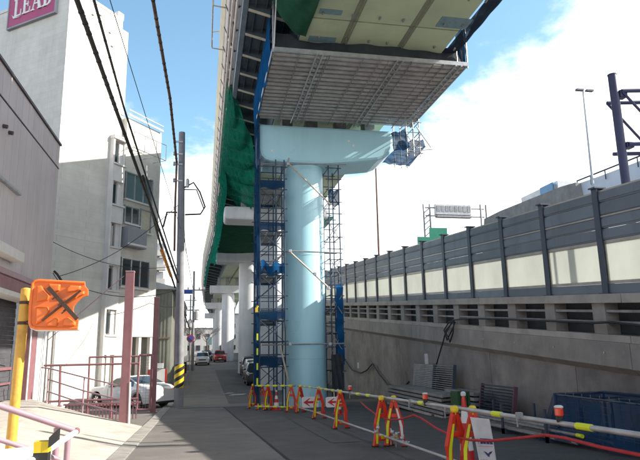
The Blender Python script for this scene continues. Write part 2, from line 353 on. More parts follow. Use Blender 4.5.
# raised driveway apron in front of the clad building
def az_(x, y): return min(0.07, gz(y) + 0.03 + 0.2*max(0, -1.62-x))
mb = MB(); 
def farY(x): return interp(-x, [(1.62,17.8),(2.1,18.0),(3.4,18.8),(4.75,20.0),(5.7,21.9),(9,22.2)])
nx, ny = 24, 40
xs_ = [-1.62 - 7.0*i/nx for i in range(nx+1)]
vs_ = [(x, -3 + (farY(x)+3)*j/ny, az_(x, -3 + (farY(x)+3)*j/ny)) for j in range(ny+1) for x in xs_]
mb.add(vs_, [(j*(nx+1)+i+1, j*(nx+1)+i, (j+1)*(nx+1)+i, (j+1)*(nx+1)+i+1) for j in range(ny) for i in range(nx)])
for i in range(nx):
    x0, x1 = xs_[i], xs_[i+1]; y0, y1 = farY(x0), farY(x1)
    mb.add([(x0,y0,az_(x0,y0)),(x1,y1,az_(x1,y1)),(x1,y1,gz(y1)-.1),(x0,y0,gz(y0)-.1)], [(0,1,2,3)])
struct('driveway_apron', mb, 'apron')
# parking lot slab behind the apron
struct('parking_lot', strip(-9.5, -1.62, 0.005, y0=18, y1=60), 'asphalt')

# ================================================================ RIGHT RETAINING WALL WITH LOUVRES
GR = 0.073
def rz(y, h): return h + EYE + GR*(min(y, 70)-11.64)       # heights measured from the ramp line
def ramp_box(mb, x0, x1, y0, y1, h0, h1, bottom=None):
    a0, a1 = rz(y0,h0), rz(y1,h0); b0, b1 = rz(y0,h1), rz(y1,h1)
    if bottom: a0, a1 = bottom(y0), bottom(y1)
    return mb.add([(x0,y0,a0),(x1,y0,a0),(x1,y1,a1),(x0,y1,a1),(x0,y0,b0),(x1,y0,b0),(x1,y1,b1),(x0,y1,b1)],
                  [(0,3,2,1),(4,5,6,7),(0,1,5,4),(1,2,6,5),(2,3,7,6),(3,0,4,7)])
RY0, RY1 = -8.0, 69.9
wl = thing('retaining_wall', 'long grey concrete retaining wall with a band of louvred openings under the noise barrier', 'wall', (8.2, 12, gz(12)))
# cast lower wall in bays with open joints
y = RY0
while y < RY1:
    y1 = min(y+4.0, RY1); mb = MB(); a = y+0.012; b = y1-0.012
    ramp_box(mb, 8.12, 8.9, a, b, 0, -0.43, bottom=lambda q: gz(q)-0.3); obj('wall_bay', mb, 'concrete_low', wl); y = y1
mb = MB(); ramp_box(mb, 8.2, 8.85, RY0, RY1, 0, -0.44, bottom=lambda q: gz(q)-0.2); obj('wall_core', mb, 'seam', wl)
y = RY0
while y < RY1:
    y1 = min(y+6.0, RY1); mb = MB(); a = y+0.008; b = y1-0.008
    mb.add([(7.96,a,rz(a,-.36)),(8.13,a,rz(a,-.50)),(8.9,a,rz(a,-.50)),(8.9,a,rz(a,.125)),(7.96,a,rz(a,.125)),
            (7.96,b,rz(b,-.36)),(8.13,b,rz(b,-.50)),(8.9,b,rz(b,-.50)),(8.9,b,rz(b,.125)),(7.96,b,rz(b,.125))],
           [(0,1,2,3,4),(9,8,7,6,5),(0,5,6,1),(1,6,7,2),(2,7,8,3),(3,8,9,4),(4,9,5,0)])
    obj('edge_beam', mb, 'concrete', wl)
    mb = MB(); ramp_box(mb, 8.0, 8.9, a, b, .128, .265); obj('sill', mb, 'coping', wl)
    mb = MB(); ramp_box(mb, 7.9, 8.55, a, b, .90, 1.08); obj('coping', mb, 'coping', wl)
    y = y1
k = 0; y = 10.83 - 1.75*10
while y < RY1-1:
    mb = MB(); ramp_box(mb, 7.99, 8.45, y-.2, y+.2, .266, .899); obj('pilaster', mb, 'concrete', wl, bevel=.01)
    for hh in (.49, .71):
        mb = MB(); ramp_box(mb, 8.02, 8.12, y+.2, y+1.55, hh, hh+.05); obj('louvre_bar', mb, 'galv_dull', wl)
    y += 1.75
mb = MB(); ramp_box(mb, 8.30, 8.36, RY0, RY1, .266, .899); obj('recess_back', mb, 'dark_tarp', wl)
# drip holes / anchor bolts on the edge beam
mb = MB(); y = 2.0
while y < 60:
    mb.box(7.945, 7.96, y-.02, y+.02, rz(y,-.12), rz(y,-.08)); y += 1.75
s_ = obj('anchor_bolt', mb, 'galv', wl); s_['kind'] = 'stuff'

# noise barrier
nb = thing('noise_barrier', 'blue grey noise barrier with milky panels on top of the concrete wall', 'noise barrier', (8.1, 12, rz(12,1.08)))
P0, PP = 12.55-2.01*9, 2.01
k = 0
while P0+PP*k < RY1-2:
    y = P0+PP*k; y1 = y+PP; k += 1
    mb = MB(); ramp_box(mb, 7.98, 8.0, y-.085, y+.085, 1.0, 3.28); ramp_box(mb, 8.0, 8.14, y-.012, y+.012, 1.0, 3.28); ramp_box(mb, 8.14, 8.16, y-.085, y+.085, 1.0, 3.28)
    ramp_box(mb, 7.93, 8.2, y-.11, y+.11, 3.28, 3.31); ramp_box(mb, 7.93, 8.2, y-.14, y+.14, 1.082, 1.10)
    obj('post', mb, 'barrier_post', nb)
    a, b = y+.03, y1-.03
    for h0, h1 in ((1.083,1.28),(2.18,2.41),(2.43,2.66),(2.68,2.96),(2.98,3.19)):
        mb = MB(); ramp_box(mb, 8.02, 8.11, a, b, h0, h1)
        if h1-h0 > .2: ramp_box(mb, 8.005, 8.02, a+.06, b-.06, h0+.03, h1-.05)
        obj('opaque_panel', mb, 'barrier_steel', nb)
    mb = MB(); ramp_box(mb, 8.00, 8.025, a, b, 2.655, 2.685); ramp_box(mb, 8.03, 8.10, a, b, 3.19, 3.225); obj('trim_strip', mb, 'barrier_trim', nb)
    mb = MB(); ramp_box(mb, 8.055, 8.063, a+.07, b-.07, 1.345, 2.11); obj('translucent_panel', mb, 'panel_milky', nb)
    mb = MB()
    for q in ((a, b, 1.285, 1.345), (a, b, 2.11, 2.172)): ramp_box(mb, 8.03, 8.09, *q)
    for q in ((a, a+.07, 1.346, 2.109), (b-.07, b, 1.346, 2.109)): ramp_box(mb, 8.03, 8.09, *q)
    obj('panel_frame', mb, 'barrier_trim', nb)
# carriageway of the ramp behind
mb = MB(); mb.add([(8.9,RY0,rz(RY0,.5)),(34,RY0,rz(RY0,.5)),(34,70,rz(70,.5)),(8.9,70,rz(70,.5)),(34,160,rz(70,.5)),(8.9,160,rz(70,.5))], [(0,1,2,3),(3,2,4,5)])
for y0, y1 in ((RY0,70),(70,160)):
    mb.add([(34,y0,rz(y0,.5)),(34,y1,rz(y1,.5)),(34,y1,-1),(34,y0,-1)], [(0,1,2,3)])
struct('expressway_ramp', mb, 'asphalt')
# upper ramp behind the barrier: concrete parapet climbing to the right
up_ = thing('upper_ramp', 'concrete flank of the upper ramp rising behind the noise barrier', 'ramp', (22, 40, 6))
mb = MB()
mb.prism([(22, 42.574, 11.573), (22, 39.925, 11.605), (22, 35.692, 11.451), (22, 32.17, 11.324), (22, 30.639, 11.177), (22, 30.549, 10.555), (22,30,5.2), (22,44,5.4)], (.5,0,0))
obj('flank', mb, 'concrete', up_)
mb = MB(); mb.prism([(22.4, 31.319, 11.228), (22.4, 28.869, 11.073), (22.4, 24.945, 10.911), (22.4, 20.724, 10.756), (22.4, 21.208, 8.121), (22.4, 25.338, 8.726), (22.4, 31.221, 10.05)], (.3,0,0))
obj('steel_parapet', mb, 'deck_white', up_)
mb = MB(); A = Vector((22.3, 30.849, 11.345)); B = Vector((22.3, 20.583, 10.977))
mb.tube([A, B], .05)
for i in range(9):
    p = A.lerp(B, i/8); mb.tube([p, p-Vector((0,0,.55))], .035)
obj('handrail', mb, 'barrier_post', up_)
# ================================================================ PURPLE-BLUE SIGN GANTRY at right
ga = thing('sign_gantry', 'dark violet blue steel post and lattice truss of a sign gantry above the barrier', 'gantry', (9.5, 11.4, 4))
mb = MB(); mb.tube([(9.5,11.4,3.2), (9.5,11.4,7.82)], .10, 14); obj('post', mb, 'gantry_blue', ga, smooth='auto')
mb = MB(); mb.lathe((9.5,11.4,7.82), [(.11,0),(.11,.02),(.03,.04)], 14); obj('cap', mb, 'gantry_blue', ga)
G0 = Vector((9.62,11.3,0)); gd = Vector((1,-.18,0)).normalized()
def gp(t, z, o=0): return G0 + gd*t + Vector((.18,1,0)).normalized()*o + Vector((0,0,z))
for o in (0, .7):
    for z in (7.38, 6.05):
        mb = MB(); mb.tube([gp(0,z,o), gp(9,z+.10,o)], .05, 8); obj('chord', mb, 'gantry_blue', ga, smooth='auto')
    mb = MB()
    for i in range(9):
        mb.tube([gp(i,6.05 if i%2 else 7.38,o), gp(i+1,7.38 if i%2 else 6.05,o)], .032, 6)
    for i in range(1,9): mb.tube([gp(i,6.05,o), gp(i,7.4,o)], .028, 6)
    obj('lattice', mb, 'gantry_blue', ga)
mb = MB(); mb.box(9.58,9.78,11.3,11.5,7.24,7.42); mb.box(9.58,9.78,11.3,11.5,5.98,6.12); each('bracket', mb, 'gantry_blue', ga, bevel=.02)
mb = MB(); mb.box(10.1,10.25,11.0,11.05,6.1,7.2); obj('sign_back', mb, 'galv', ga)

# far variable-message gantry over the expressway
gs = thing('message_board_gantry', 'far grey message board gantry seen above the noise barrier', 'gantry', (18.3, 45, 7))
mb = MB(); 
for dx in (0, .55):
    mb.tube([(17.85+dx,45,6),(17.85+dx,45,13.3)], .07, 6)
for i in range(12): mb.tube([(17.85,45,7+i*.5),(18.4,45,7.5+i*.5)], .04, 5)
obj('lattice_post', mb, 'galv_dull', gs)
mb = MB()
for dx in (0, .5): mb.tube([(23+dx,45,6),(23+dx,45,13.4)], .08, 6)
obj('lattice_post', mb, 'galv_dull', gs)
mb = MB(); mb.tube([(18,45,12.3),(23.3,45,12.3)], .06, 6); mb.tube([(18,45,13.0),(23.3,45,13.0)], .06, 6); obj('cross_beam', mb, 'galv_dull', gs)
mb = MB(); mb.box(18.75,21.95,44.6,44.95,12.35,13.25); obj('board', mb, 'galv', gs, bevel=.03)
mb = MB()
for i in range(8): mb.box(18.85+i*.39,19.13+i*.39,44.55,44.6,12.6,13.1)
mb.box(18.8,21.9,44.4,44.9,12.1,12.25); each('lamp_cell', mb, 'galv_dull', gs)
# green direction signs poking above the barrier
for (x0,y0,x1,y1), lb in (((418,237,432,243),'small green sign edge left of the lamp post above the barrier'), ((430,229,447,238),'green direction sign top below the message board')):
    a = (15.297, 40, 9.028) if x0 == 418 else (16.657, 41, 9.617)
    b = (16.412, 40, 9.497) if x0 == 418 else (18.078, 41, 10.42)
    t = thing('direction_sign', lb, 'road sign', (a[0], a[1], a[2]-2), 'green signs above the barrier')
    mb = MB(); mb.box(a[0], b[0], a[1], a[1]+.1, a[2]-.5, b[2]); obj('sign_plate', mb, 'sign_green', t)
    mb = MB(); mb.tube([((a[0]+b[0])/2, a[1]+.2, a[2]-4), ((a[0]+b[0])/2, a[1]+.2, b[2])], .08); obj('post', mb, 'galv', t)
# lamp posts
lp = thing('street_lamp', 'tall brown thin lamp post reaching up behind the hanging scaffold', 'street lamp', (12, 39.2, 4), 'tall lamp posts on the expressway')
mb = MB(); mb.tube([(12.02,39.2,4),(12,39,15.2)], .085, 8, r1=.06); obj('pole', mb, 'cable_brown', lp)
mb = MB(); mb.box(11.5,12.2,38.9,39.1,15.2,15.32); obj('lamp_head', mb, 'lamp_grey', lp)
lp = thing('street_lamp', 'pale slender lamp post with small double head against white sky at right', 'street lamp', (24, 31, 4), 'tall lamp posts on the expressway')
q0 = Vector((21.178, 28, 9.949)); q1 = Vector((21.277, 28, 15.887))
mb = MB(); mb.tube([q0-Vector((0,0,2)), q1], .08, 8, r1=.05); obj('pole', mb, 'lamp_grey', lp)
for dx in (-.22, .42):
    mb = MB(); mb.box(q1.x+dx-.22, q1.x+dx+.22, 27.9, 28.1, q1.z, q1.z+.1); obj('lamp_head', mb, 'barrier_post', lp)
# lorry on the upper ramp
tk = thing('lorry', 'white and blue lorry roof just showing over the ramp parapet', 'lorry', (25, 45, 9), None)
a = Vector((29.367, 44, 14.463)); b = Vector((31.219, 44, 15.519))
mb = MB(); mb.box(a.x, a.x+.5, 44, 46, a.z-2, b.z-.15); obj('cab', mb, 'truck_blue', tk, bevel=.08)
mb = MB(); mb.box(a.x+.5, b.x, 44, 50, a.z-2, b.z); obj('cargo_box', mb, 'roof_light', tk, bevel=.04)
mb = MB(); mb.box(a.x+.1, a.x+.4, 43.95, 44, a.z-.5, b.z-.35); obj('windscreen', mb, 'glass_dark', tk)
mb = MB()
for dx in (.2, 1.0): mb.tube([(a.x+dx,44.3,a.z-2),(a.x+dx,44.6,a.z-2)], .35, 12)
obj('wheel', mb, 'rubber', tk)

# ================================================================ VIADUCT
vd = thing('elevated_highway', 'steel elevated expressway deck under repair overhead, beige girder underside and pale fascia', 'viaduct', (4, 24, 11.5))
def cx(y): return interp(y, [(-20,0),(60,0),(82,-.7),(115,-1.1),(150,-.9),(300,6)])        # slight bend far away
SEG = [(-14,-8),(-8,-2),(-2,4),(4,10),(10,16),(16,22),(22,30),(30,40),(40,50),(50,60),(60,70),(70,82),(82,98),(98,115),(115,135),(135,160),(160,200)]
def vbox(mb, x0, x1, y0, y1, z0, z1):
    c0, c1 = cx(y0), cx(y1)
    return mb.add([(x0+c0,y0,z0),(x1+c0,y0,z0),(x1+c1,y1,z0),(x0+c1,y1,z0),(x0+c0,y0,z1),(x1+c0,y0,z1),(x1+c1,y1,z1),(x0+c1,y1,z1)],
                  [(0,3,2,1),(4,5,6,7),(0,1,5,4),(1,2,6,5),(2,3,7,6),(3,0,4,7)])
GX = [2.85, 4.40, 6.35, 7.95]
for a, b in SEG:
    a += .01; b -= .01
    mb = MB(); vbox(mb, 1.10, 8.8, a, b, 13.0, 13.25); obj('deck_slab', mb, 'girder_dark', vd)
    mb = MB(); vbox(mb, 1.08, 1.26, a, b, 12.86, 13.4); obj('edge_beam', mb, 'edge_beam', vd)
    mb = MB(); vbox(mb, 8.64, 8.8, a, b, 12.86, 14.6); obj('parapet', mb, 'edge_beam', vd)
    mb = MB(); vbox(mb, GX[0], GX[-1], a, b, 11.56, 13.0); obj('box_girder', mb, 'girder_dark', vd)
    for g0, g1 in zip(GX, GX[1:]):
        mb = MB(); vbox(mb, g0+.05, g1-.05, a+.02, b-.02, 11.5, 11.562); obj('girder_plate', mb, 'girder_beige', vd)
    mb = MB()
    for g in GX[1:3]: vbox(mb, g-.11, g-.06, a, b, 11.488, 11.5); vbox(mb, g+.06, g+.11, a, b, 11.488, 11.5)
    for g in GX[1:3]: vbox(mb, g-.05, g+.05, a, b, 11.51, 11.56)
    obj('splice_strip', mb, 'seam_tape', vd)
    mb = MB(); vbox(mb, 1.0, 1.10, a, b, 13.30, 13.36); obj('edge_lining', mb, 'deck_white', vd)
    # leaning fascia panels, 2 m pieces near, then longer
    c0, c1 = cx(a), cx(b); n = max(1, round((b-a)/2)) if a < 62 else 1
    for i in range(n):
        p = a+(b-a)*i/n+.015; q = a+(b-a)*(i+1)/n-.015; d0 = cx(p); d1 = cx(q)
        mb = MB(); mb.prism([(1.04+d0,p,13.42),(1.00+d0,p,13.30),(.60+d0,p,14.25),(.66+d0,p,14.27)], (d1-d0,q-p,0)); obj('fascia_panel', mb, 'fascia', vd)
    mb = MB(); mb.prism([(.66+c0,a,14.28),(.58+c0,a,14.28),(.42+c0,a,14.8),(.50+c0,a,14.8)], (c1-c0,b-a,0)); obj('top_rail', mb, 'cream', vd)
for x, z, r in ((.93,13.30,.05),(.80,13.62,.06),(.70,13.9,.035)):
    mb = MB(); mb.tube([(x+cx(y_),y_,z) for y_ in (-14,10,30,60,82,115,150,200)], r, 6); obj('service_pipe', mb, 'fascia', vd)
mb = MB(); y = 6
while y < 60:
    mb.prism([(.98,y,13.22),(1.06,y,13.3),(.63,y,14.3),(.55,y,14.3)], (0,.05,0)); y += 1.57
obj('pipe_bracket', mb, 'barrier_post', vd)['kind'] = 'stuff'
y = 17.9 - 1.57*8
while y < 150:
    c = cx(y); mb = MB(); mb.prism([(1.27+c,y,13.0),(1.27+c,y,12.80),(2.84+c,y,12.42),(2.84+c,y,13.0)], (0,.05,0))
    cbm = obj('crossbeam', mb, 'girder_dark', vd)
    mb = MB(); mb.obox(((1.27+2.84)/2+c,y+.025,12.59), (.785,0,-.19), (0,.055,0), (0,0,.02)); obj('flange', mb, 'crossbeam', cbm)
    y += 1.57 if y < 62 else 3.14
for i in range(4):
    x = 1.5+i*.36; mb = MB(); vbox(mb, x, x+.02, 6, 60, 12.84, 13.0); obj('rib', mb, 'girder_dark', vd)
    for a, b in SEG[10:]:
        mb = MB(); vbox(mb, x, x+.02, a, b, 12.84, 13.0); obj('rib', mb, 'girder_dark', vd)
# lighter ribs on the far undersides
# taped patches and bolts under the girder
for P in (((3.282, 15.471, 11.48),(3.675, 15.73, 11.48)),((3.229, 17.035, 11.48),(3.833, 17.386, 11.48)),((7.081, 15.282, 11.48),(7.802, 15.862, 11.48))):
    (xa,ya,_),(xb,yb,_) = P; mb = MB(); mb.box(min(xa,xb)-.05, max(xa,xb)+.25, min(ya,yb), max(ya,yb), 11.484, 11.499); obj('taped_patch', mb, 'patch_blue', vd)
mb = MB()
for y in (14.2,15.6,17.0,18.4):
    for x in (3.5,4.25,5.3,5.9,7.4,8.0):
        xx = x + random.uniform(-.2,.2); mb.box(xx, xx+.05, y, y+.12, 11.44, 11.5)
obj('lifting_lug', mb, 'galv_dull', vd)['kind'] = 'stuff'
# small maintenance ladder outside the fascia
mb = MB(); 
for y in (20.2, 23.4): mb.tube([(.62,y,14.2),(.12,y,14.25),(.10,y,15.0),(.5,y,15.1)], .03, 6)
for z in (14.3,14.65,15.0): mb.tube([(.10,20.2,z),(.10,23.4,z)], .025, 6)
obj('step_rail', mb, 'pipe_cream', vd)

def pier(y, cxx, r, xl, xr, zb, zt, m, label, drop=1.3, rnd=0.5):
    g = gz(y); p = thing('viaduct_pier', label, 'pier', (cxx, y, g), 'viaduct piers along the road')
    mb = MB(); mb.lathe((cxx, y, g-.2), [(r+.02,0),(r+.02,.35),(r,.4),(r,zt-g-.05)], 56); mb.cur = 0
    obj('column', mb, m, p, smooth='auto')
    # cap beam: rounded, tapering toward both tips
    mb = MB(); hw = 1.0 if y < 30 else .95
    prof = [(xl,zb+rnd),(xl+rnd*.15,zb+rnd*.45),(xl+rnd*.5,zb+rnd*.12),(xl+rnd,zb),(cxx-r*.6,zb-.04),(cxx+r*.8,zb-.03),(xr-2.3 if y < 30 else xr-1.4,zb+.06),(xr-.72,zb+drop*.20),(xr-.40,zb+drop*.30),(xr-.18,zb+drop*.44),(xr-.05,zb+drop*.62),(xr,zb+drop*.85),(xr,zt),(xl,zt)]
    mb.prism([(x,y-hw,z) for x,z in prof], (0,2*hw,0)); obj('cap_beam', mb, m, p, bevel=.12 if y < 60 else 0)
    for dx in (.5, 1.6, 2.9, 4.2):
        if xl+dx+.5 < xr: 
            mb = MB(); mb.box(xl+dx+.55, xl+dx+1.0, y-.35, y+.35, zt, 11.5); obj('bearing', mb, 'galv_dull', p)
    return p
pm = pier(24.1, 4.07, .885, 2.12, 7.95, 9.2, 10.82, 'pier_paint', 'freshly painted light blue round pier wrapped by scaffold, nearest of the row')
# weld seams of the steel jacket
for z in (1.15, 5.3):
    mb = MB(); mb.lathe((4.07,24.1,z), [(.887,0),(.894,.012),(.887,.024)], 40); obj('weld_ring', mb, 'pier_paint', pm, smooth='auto')
P2 = pier(35.8, 4.22, .86, 1.1, 7.6, 9.35, 10.15, 'pier_white', 'white round pier directly behind the painted blue one, seen through scaffold', .5, .2)
pier(54, 4.0, .9, 1.0, 7.4, 9.45, 10.3, 'pier_white', 'white pier with a dark foot and parked cars beside it, third along the row', .5, .15)
pier(81.8, 3.25, .85, .75, 6.6, 9.35, 10.35, 'pier_white', 'fourth viaduct pier from the front, slim and white', .5, .1)
pier(115, 3.0, .95, .3, 6.0, 9.6, 10.7, 'pier_white', 'fifth viaduct pier from the front behind the red car', .5, .1)
pier(148, 3.2, .95, .2, 6.2, 9.6, 10.8, 'pier_white', 'farthest viaduct pier visible at the end of the street', .5, .1)
# steps lights on cap face of main pier: small lifting plates
mb = MB()
for x, z in ((5.9,10.2),(6.1,10.0),(2.6,9.6)): mb.box(x,x+.09,23.085,23.1,z,z+.09)
each('lifting_plate', mb, 'white_paint', pm)

# ---- suspended work platform round the main cap
pf = thing('suspended_platform', 'suspended scaffold platform of steel planks hung under the girder round the blue cap', 'scaffold platform', (5.4, 20.2, 10.95))
PX0, PX1, PY0, PY1 = 2.05, 8.72, 17.35, 23.05
y = PY0+.05; rows = 0
while y < PY1-.1:
    xx = PX0
    for xe in (PX0+.0, PX0+1.78, PX0+3.9, PX0+5.5, PX1):
        if xe > xx+.05:
            mb = MB(); mb.box(xx+.01, xe-.01, y, y+.205, 10.99+.004*random.random(), 11.03); obj('plank', mb, 'plank_steel', pf); xx = xe
        else: xx = xe
    y += .315
for x in (2.9, 3.9, 5.05, 5.65, 6.75, 7.9):
    mb = MB(); mb.tube([(x,PY0-.1,10.955),(x,PY1+.1,10.955)], .018, 6); obj('bearer_tube', mb, 'galv_dull', pf)
for x in (3.45, 6.2, 8.3):
    mb = MB(); mb.tube([(x,PY0-.15,10.94),(x,PY1+.1,10.94)], .03, 6); mb.tube([(x+.2,PY0-.15,10.94),(x+.2,PY1+.1,10.94)], .03, 6)
    for i in range(14):
        q = PY0+i*.41; mb.tube([(x,q,10.94),(x+.2,q+.2,10.94)], .014, 5)
    obj('lattice_bearer', mb, 'galv', pf)
y = PY0+.27
mb = MB()
while y < PY1-.1: mb.tube([(PX0,y,10.975),(PX1,y,10.975)], .018, 5); y += .315
obj('transom_tube', mb, 'galv_dull', pf)['kind'] = 'stuff'
mb = MB(); mb.box(PX0-.02, PX1+.05, PY0-.10, PY0-.02, 10.98, 11.12); obj('front_toe_board', mb, 'galv', pf)
mb = MB(); mb.box(PX1, PX1+.05, PY0-.02, PY1, 10.98, 11.12); mb.box(PX0-.06, PX0-.02, PY0-.02, PY1, 10.98, 11.10); each('side_toe_board', mb, 'galv', pf)
mb = MB(); mb.grid(lambda u,v: (PX0+.05+u*(PX1-PX0-.1), PY0+.02+.04*math.sin(u*38)+.10*v*math.sin(u*9), 11.13+v*.55+.04*math.sin(u*23)*v), 60, 6); obj('front_sheeting', mb, 'dark_tarp', pf, smooth=True)
mb = MB(); mb.box(PX0+.05,PX1-.05,PY0+.1,PY1,11.32,11.34); obj('upper_lining', mb, 'dark_tarp', pf)
# left guard frame and blue sheeting
mb = MB()
for i in range(5): mb.tube([(PX0-.02+i*.05,PY0-.05+i*.0,10.95),(PX0-.02+i*.05,PY0-.05,13.2)], .018, 5) if i in (0,) else None
for i in range(4): 
    yy = PY0-.05+i*.12; mb.tube([(PX0+.01,yy,10.95),(PX0+.30*0+.01,yy,13.4)], .022, 5)
mb.tube([(PX0+.0,PY0-.05,11.0),(PX0+.0,PY0-1.1,12.9)], .022, 5)
for z in (11.4,11.9,12.4,12.9,13.3): mb.tube([(PX0+.0,PY0-.1,z),(PX0+.0,PY1,z)], .018, 5)
each('guard_frame', mb, 'galv', pf)
mb = MB(); mb.grid(lambda u,v: (PX0-.04-.06*math.sin(v*3.1)+.03*math.sin(u*31), PY0+.35+u*(PY1+.9-PY0-.35), 10.9+v*(1.9-.2*u)+.05*math.sin(u*17)), 50, 8); obj('blue_sheeting', mb, 'net_blue', pf, smooth=True)
# right end wrapped in blue net
mb = MB(); mb.grid(lambda u,v: (8.42+u*.33+.01*math.sin(v*20), PY0+.06+.05*math.sin(u*9+v*5), 11.1+v*1.35), 8, 12)
mb.grid(lambda u,v: (8.76, PY0+.06+u*3.2, 11.1+v*1.3+.03*math.sin(u*20)), 20, 8); each('end_net', mb, 'net_navy', pf, smooth=True)
mb = MB(); mb.tube([(8.78,PY0,10.95),(8.78,PY0,12.5)], .03, 6); mb.tube([(8.4,PY0-.03,10.95),(8.4,PY0-.03,11.7)], .02, 6); each('end_post', mb, 'galv', pf)

# hanging nets
nt_ = MB()
nt_.grid(lambda u,v: (7.97+ 1.12*u + .10*math.sin(math.pi*u), 7+v*11.2*(1-.12*u*u) , 11.5+ 1.35*u - .46*math.sin(math.pi*u) + .03*math.sin(v*60)*u), 16, 90)
tag(obj('debris_net', nt_, 'net_black', smooth=True), 'black scalloped net slung under the right edge of the overhead deck', 'netting', 'nets hung from the viaduct')
nt_ = MB()
nt_.grid(lambda u,v: (1.9+.0*v+ 1.15*u, 8+v*9.0, 12.75-1.35*u - .35*math.sin(math.pi*u) -.25*math.sin(math.pi*min(1,v*1.05)) + .025*math.sin(u*14+v*20)), 24, 50)
tag(obj('debris_net', nt_, 'tarp_green', smooth=True), 'dark green net slung beside the beige girder at the top of the view', 'netting', 'nets hung from the viaduct')
def bil(u, v, A, B, C, D): return A*(1-u)*(1-v) + B*u*(1-v) + C*(1-u)*v + D*u*v
A, B, C_, D = Vector((.80,25.0,13.5)), Vector((1.75,24.3,12.35)), Vector((.80,40.5,13.3)), Vector((2.45,37.2,10.35))
def gn(u, v):
    o_ = A*(1-v) + C_*v; B0, B1, B2 = Vector((1.0,25.0,13.35)), Vector((2.35,27.3,10.8)), Vector((2.42,36.6,10.5)); vm = .30
    i_ = B0*((v-vm)*(v-1)/(vm)) + B1*(v*(v-1)/(vm*(vm-1))) + B2*(v*(v-vm)/(1-vm))
    p = o_*(1-u) + i_*u; k = math.sin(math.pi*u)
    p.z += -.35*k + .17*math.sin(v*40+u*12)*min(1, v*6)*(.3+.7*u); p.y += .28*math.sin(v*40+u*12+1)*k; return p
mb = MB(); mb.grid(gn, 30, 90)
tag(obj('safety_net', mb, 'net_green', smooth=True), 'big sloping green net in folds hung from the left deck edge', 'netting', 'nets hung from the viaduct')
def gv(u, v):
    y = 35.5+u*70; bot = interp(y, [(35,10.6),(39,9.5),(46,9.9),(56,9.4),(62,10.8),(70,11.9),(106,12.1)])
    return (.92+cx(y)+.10*math.sin(u*80)+.28*math.sin(math.pi*v)*(1 if y < 48 else .4), y, 13.2+(bot-13.2)*v+.05*math.sin(u*70)*v)
mb = MB(); mb.grid(gv, 200, 10)
tag(obj('safety_net', mb, 'net_green', smooth=True), 'green net curtain hanging straight down past the second pier cap', 'netting', 'nets hung from the viaduct')
hp = thing('suspended_platform', 'dark netted platform slung under the deck between second and third pier', 'scaffold platform', (4.7, 46, 10.2))
mb = MB(); mb.grid(lambda u,v: (1.15+u*7.3, 37.3+v*15.4, 10.22-.12*math.sin(u*9)*math.sin(v*9)-.1*math.sin(math.pi*v)), 30, 40); obj('net_floor', mb, 'tarp_green', hp, smooth=True)
for i in range(9):
    mb = MB(); yy = 37.5+i*1.85; mb.tube([(1.2,yy,10.35),(8.3,yy,10.35)], .04, 6); obj('bearer_tube', mb, 'galv_dull', hp)

# ---- scaffold towers round the column
def tower(label, X, Yy, ztop, decks, loc, gap=1.75):
    t = thing('scaffold_tower', label, 'scaffold', loc, 'scaffold towers beside the blue pier')
    g = gz(Yy[0])
    for x in X:
        for y in Yy:
            mb = MB(); mb.tube([(x,y,g),(x,y,ztop)], .028, 7); obj('standard', mb, 'tower_blue', t)
            mb = MB(); mb.box(x-.08,x+.08,y-.08,y+.08,g+.0,g+.02); obj('base_plate', mb, 'galv_dull', t)
    z = g+gap*.9; k = 0
    while z < ztop-.2:
        for y in Yy:
            mb = MB(); 
            for dz in (.0, .45, .95): mb.tube([(X[0]-.12,y,z+dz),(X[-1]+.12,y,z+dz)], .02, 6)
            each('ledger', mb, 'tower_blue', t)
        mb = MB()
        for x in (X[0], X[-1]): 
            for dz in (.05,.95): mb.tube([(x,Yy[0],z+dz),(x,Yy[-1],z+dz)], .02, 6)
        each('transom', mb, 'tower_blue', t)
        mb = MB(); mb.tube([(X[0],Yy[0]-.03,z-gap*.48),(X[-1],Yy[0]-.03,z)], .016, 5); mb.tube([(X[-1],Yy[0]-.04,z-gap*.48),(X[0],Yy[0]-.04,z)], .016, 5)
        mb.tube([(X[0],Yy[-1]+.03,z-gap*.48),(X[-1],Yy[-1]+.03,z)], .016, 5)
        each('brace', mb, 'tower_blue' if decks else 'galv_dull', t)
        if decks:
            for j in range(max(1, int((X[-1]-X[0])/.3))):
                mb = MB(); mb.box(X[0]+.02+j*.3, X[0]+.28+j*.3, Yy[0]+.03, Yy[-1]-.03, z+.0, z+.035); obj('deck_board', mb, 'plank_steel', t)
            mb = MB(); mb.grid(lambda u,v: (X[0]+u*(X[-1]-X[0]), Yy[0]-.05, z+.02+v*.34+.05*math.sin(u*9)*(1-v)), 14, 3); mb.grid(lambda u,v: (X[0]+u*(X[-1]-X[0]), Yy[-1]+.03, z-.1+v*.5), 14, 3)
            each('toe_net', mb, 'net_navy', t)
        z += gap; k += 1
    return t
tl = tower('tall blue scaffold tower with netted edge at the left of the blue pier', (2.12, 2.75, 3.10), (22.75, 23.6, 25.4), 9.15, True, (2.6, 24, gz(24)))
mb = MB(); mb.grid(lambda u,v: (2.03+.03*math.sin(v*60)*math.sin(u*7), 22.9+u*1.6, gz(24)+.6+v*12.0), 10, 80)
mb.grid(lambda u,v: (1.99+u*.11, 22.70+.03*math.sin(v*50), gz(24)+.3+v*12.2), 3, 60); each('side_net', mb, 'net_navy', tl, smooth=True)
mb = MB(); mb.grid(lambda u,v: (2.10+u*.98, 25.5+.05*math.sin(u*11+v*30), gz(24)+.4+v*9.2), 10, 60); obj('back_net', mb, 'net_thin', tl, smooth=True)
mb = MB(); mb.grid(lambda u,v: (2.15+u*.9, 22.66+.05*math.sin(u*9), 4.62+.10*math.sin(u*12)+v*.35-.15*math.sin(math.pi*u)), 16, 5); obj('bunched_net', mb, 'net_blue', tl, smooth=True)
mb = MB()
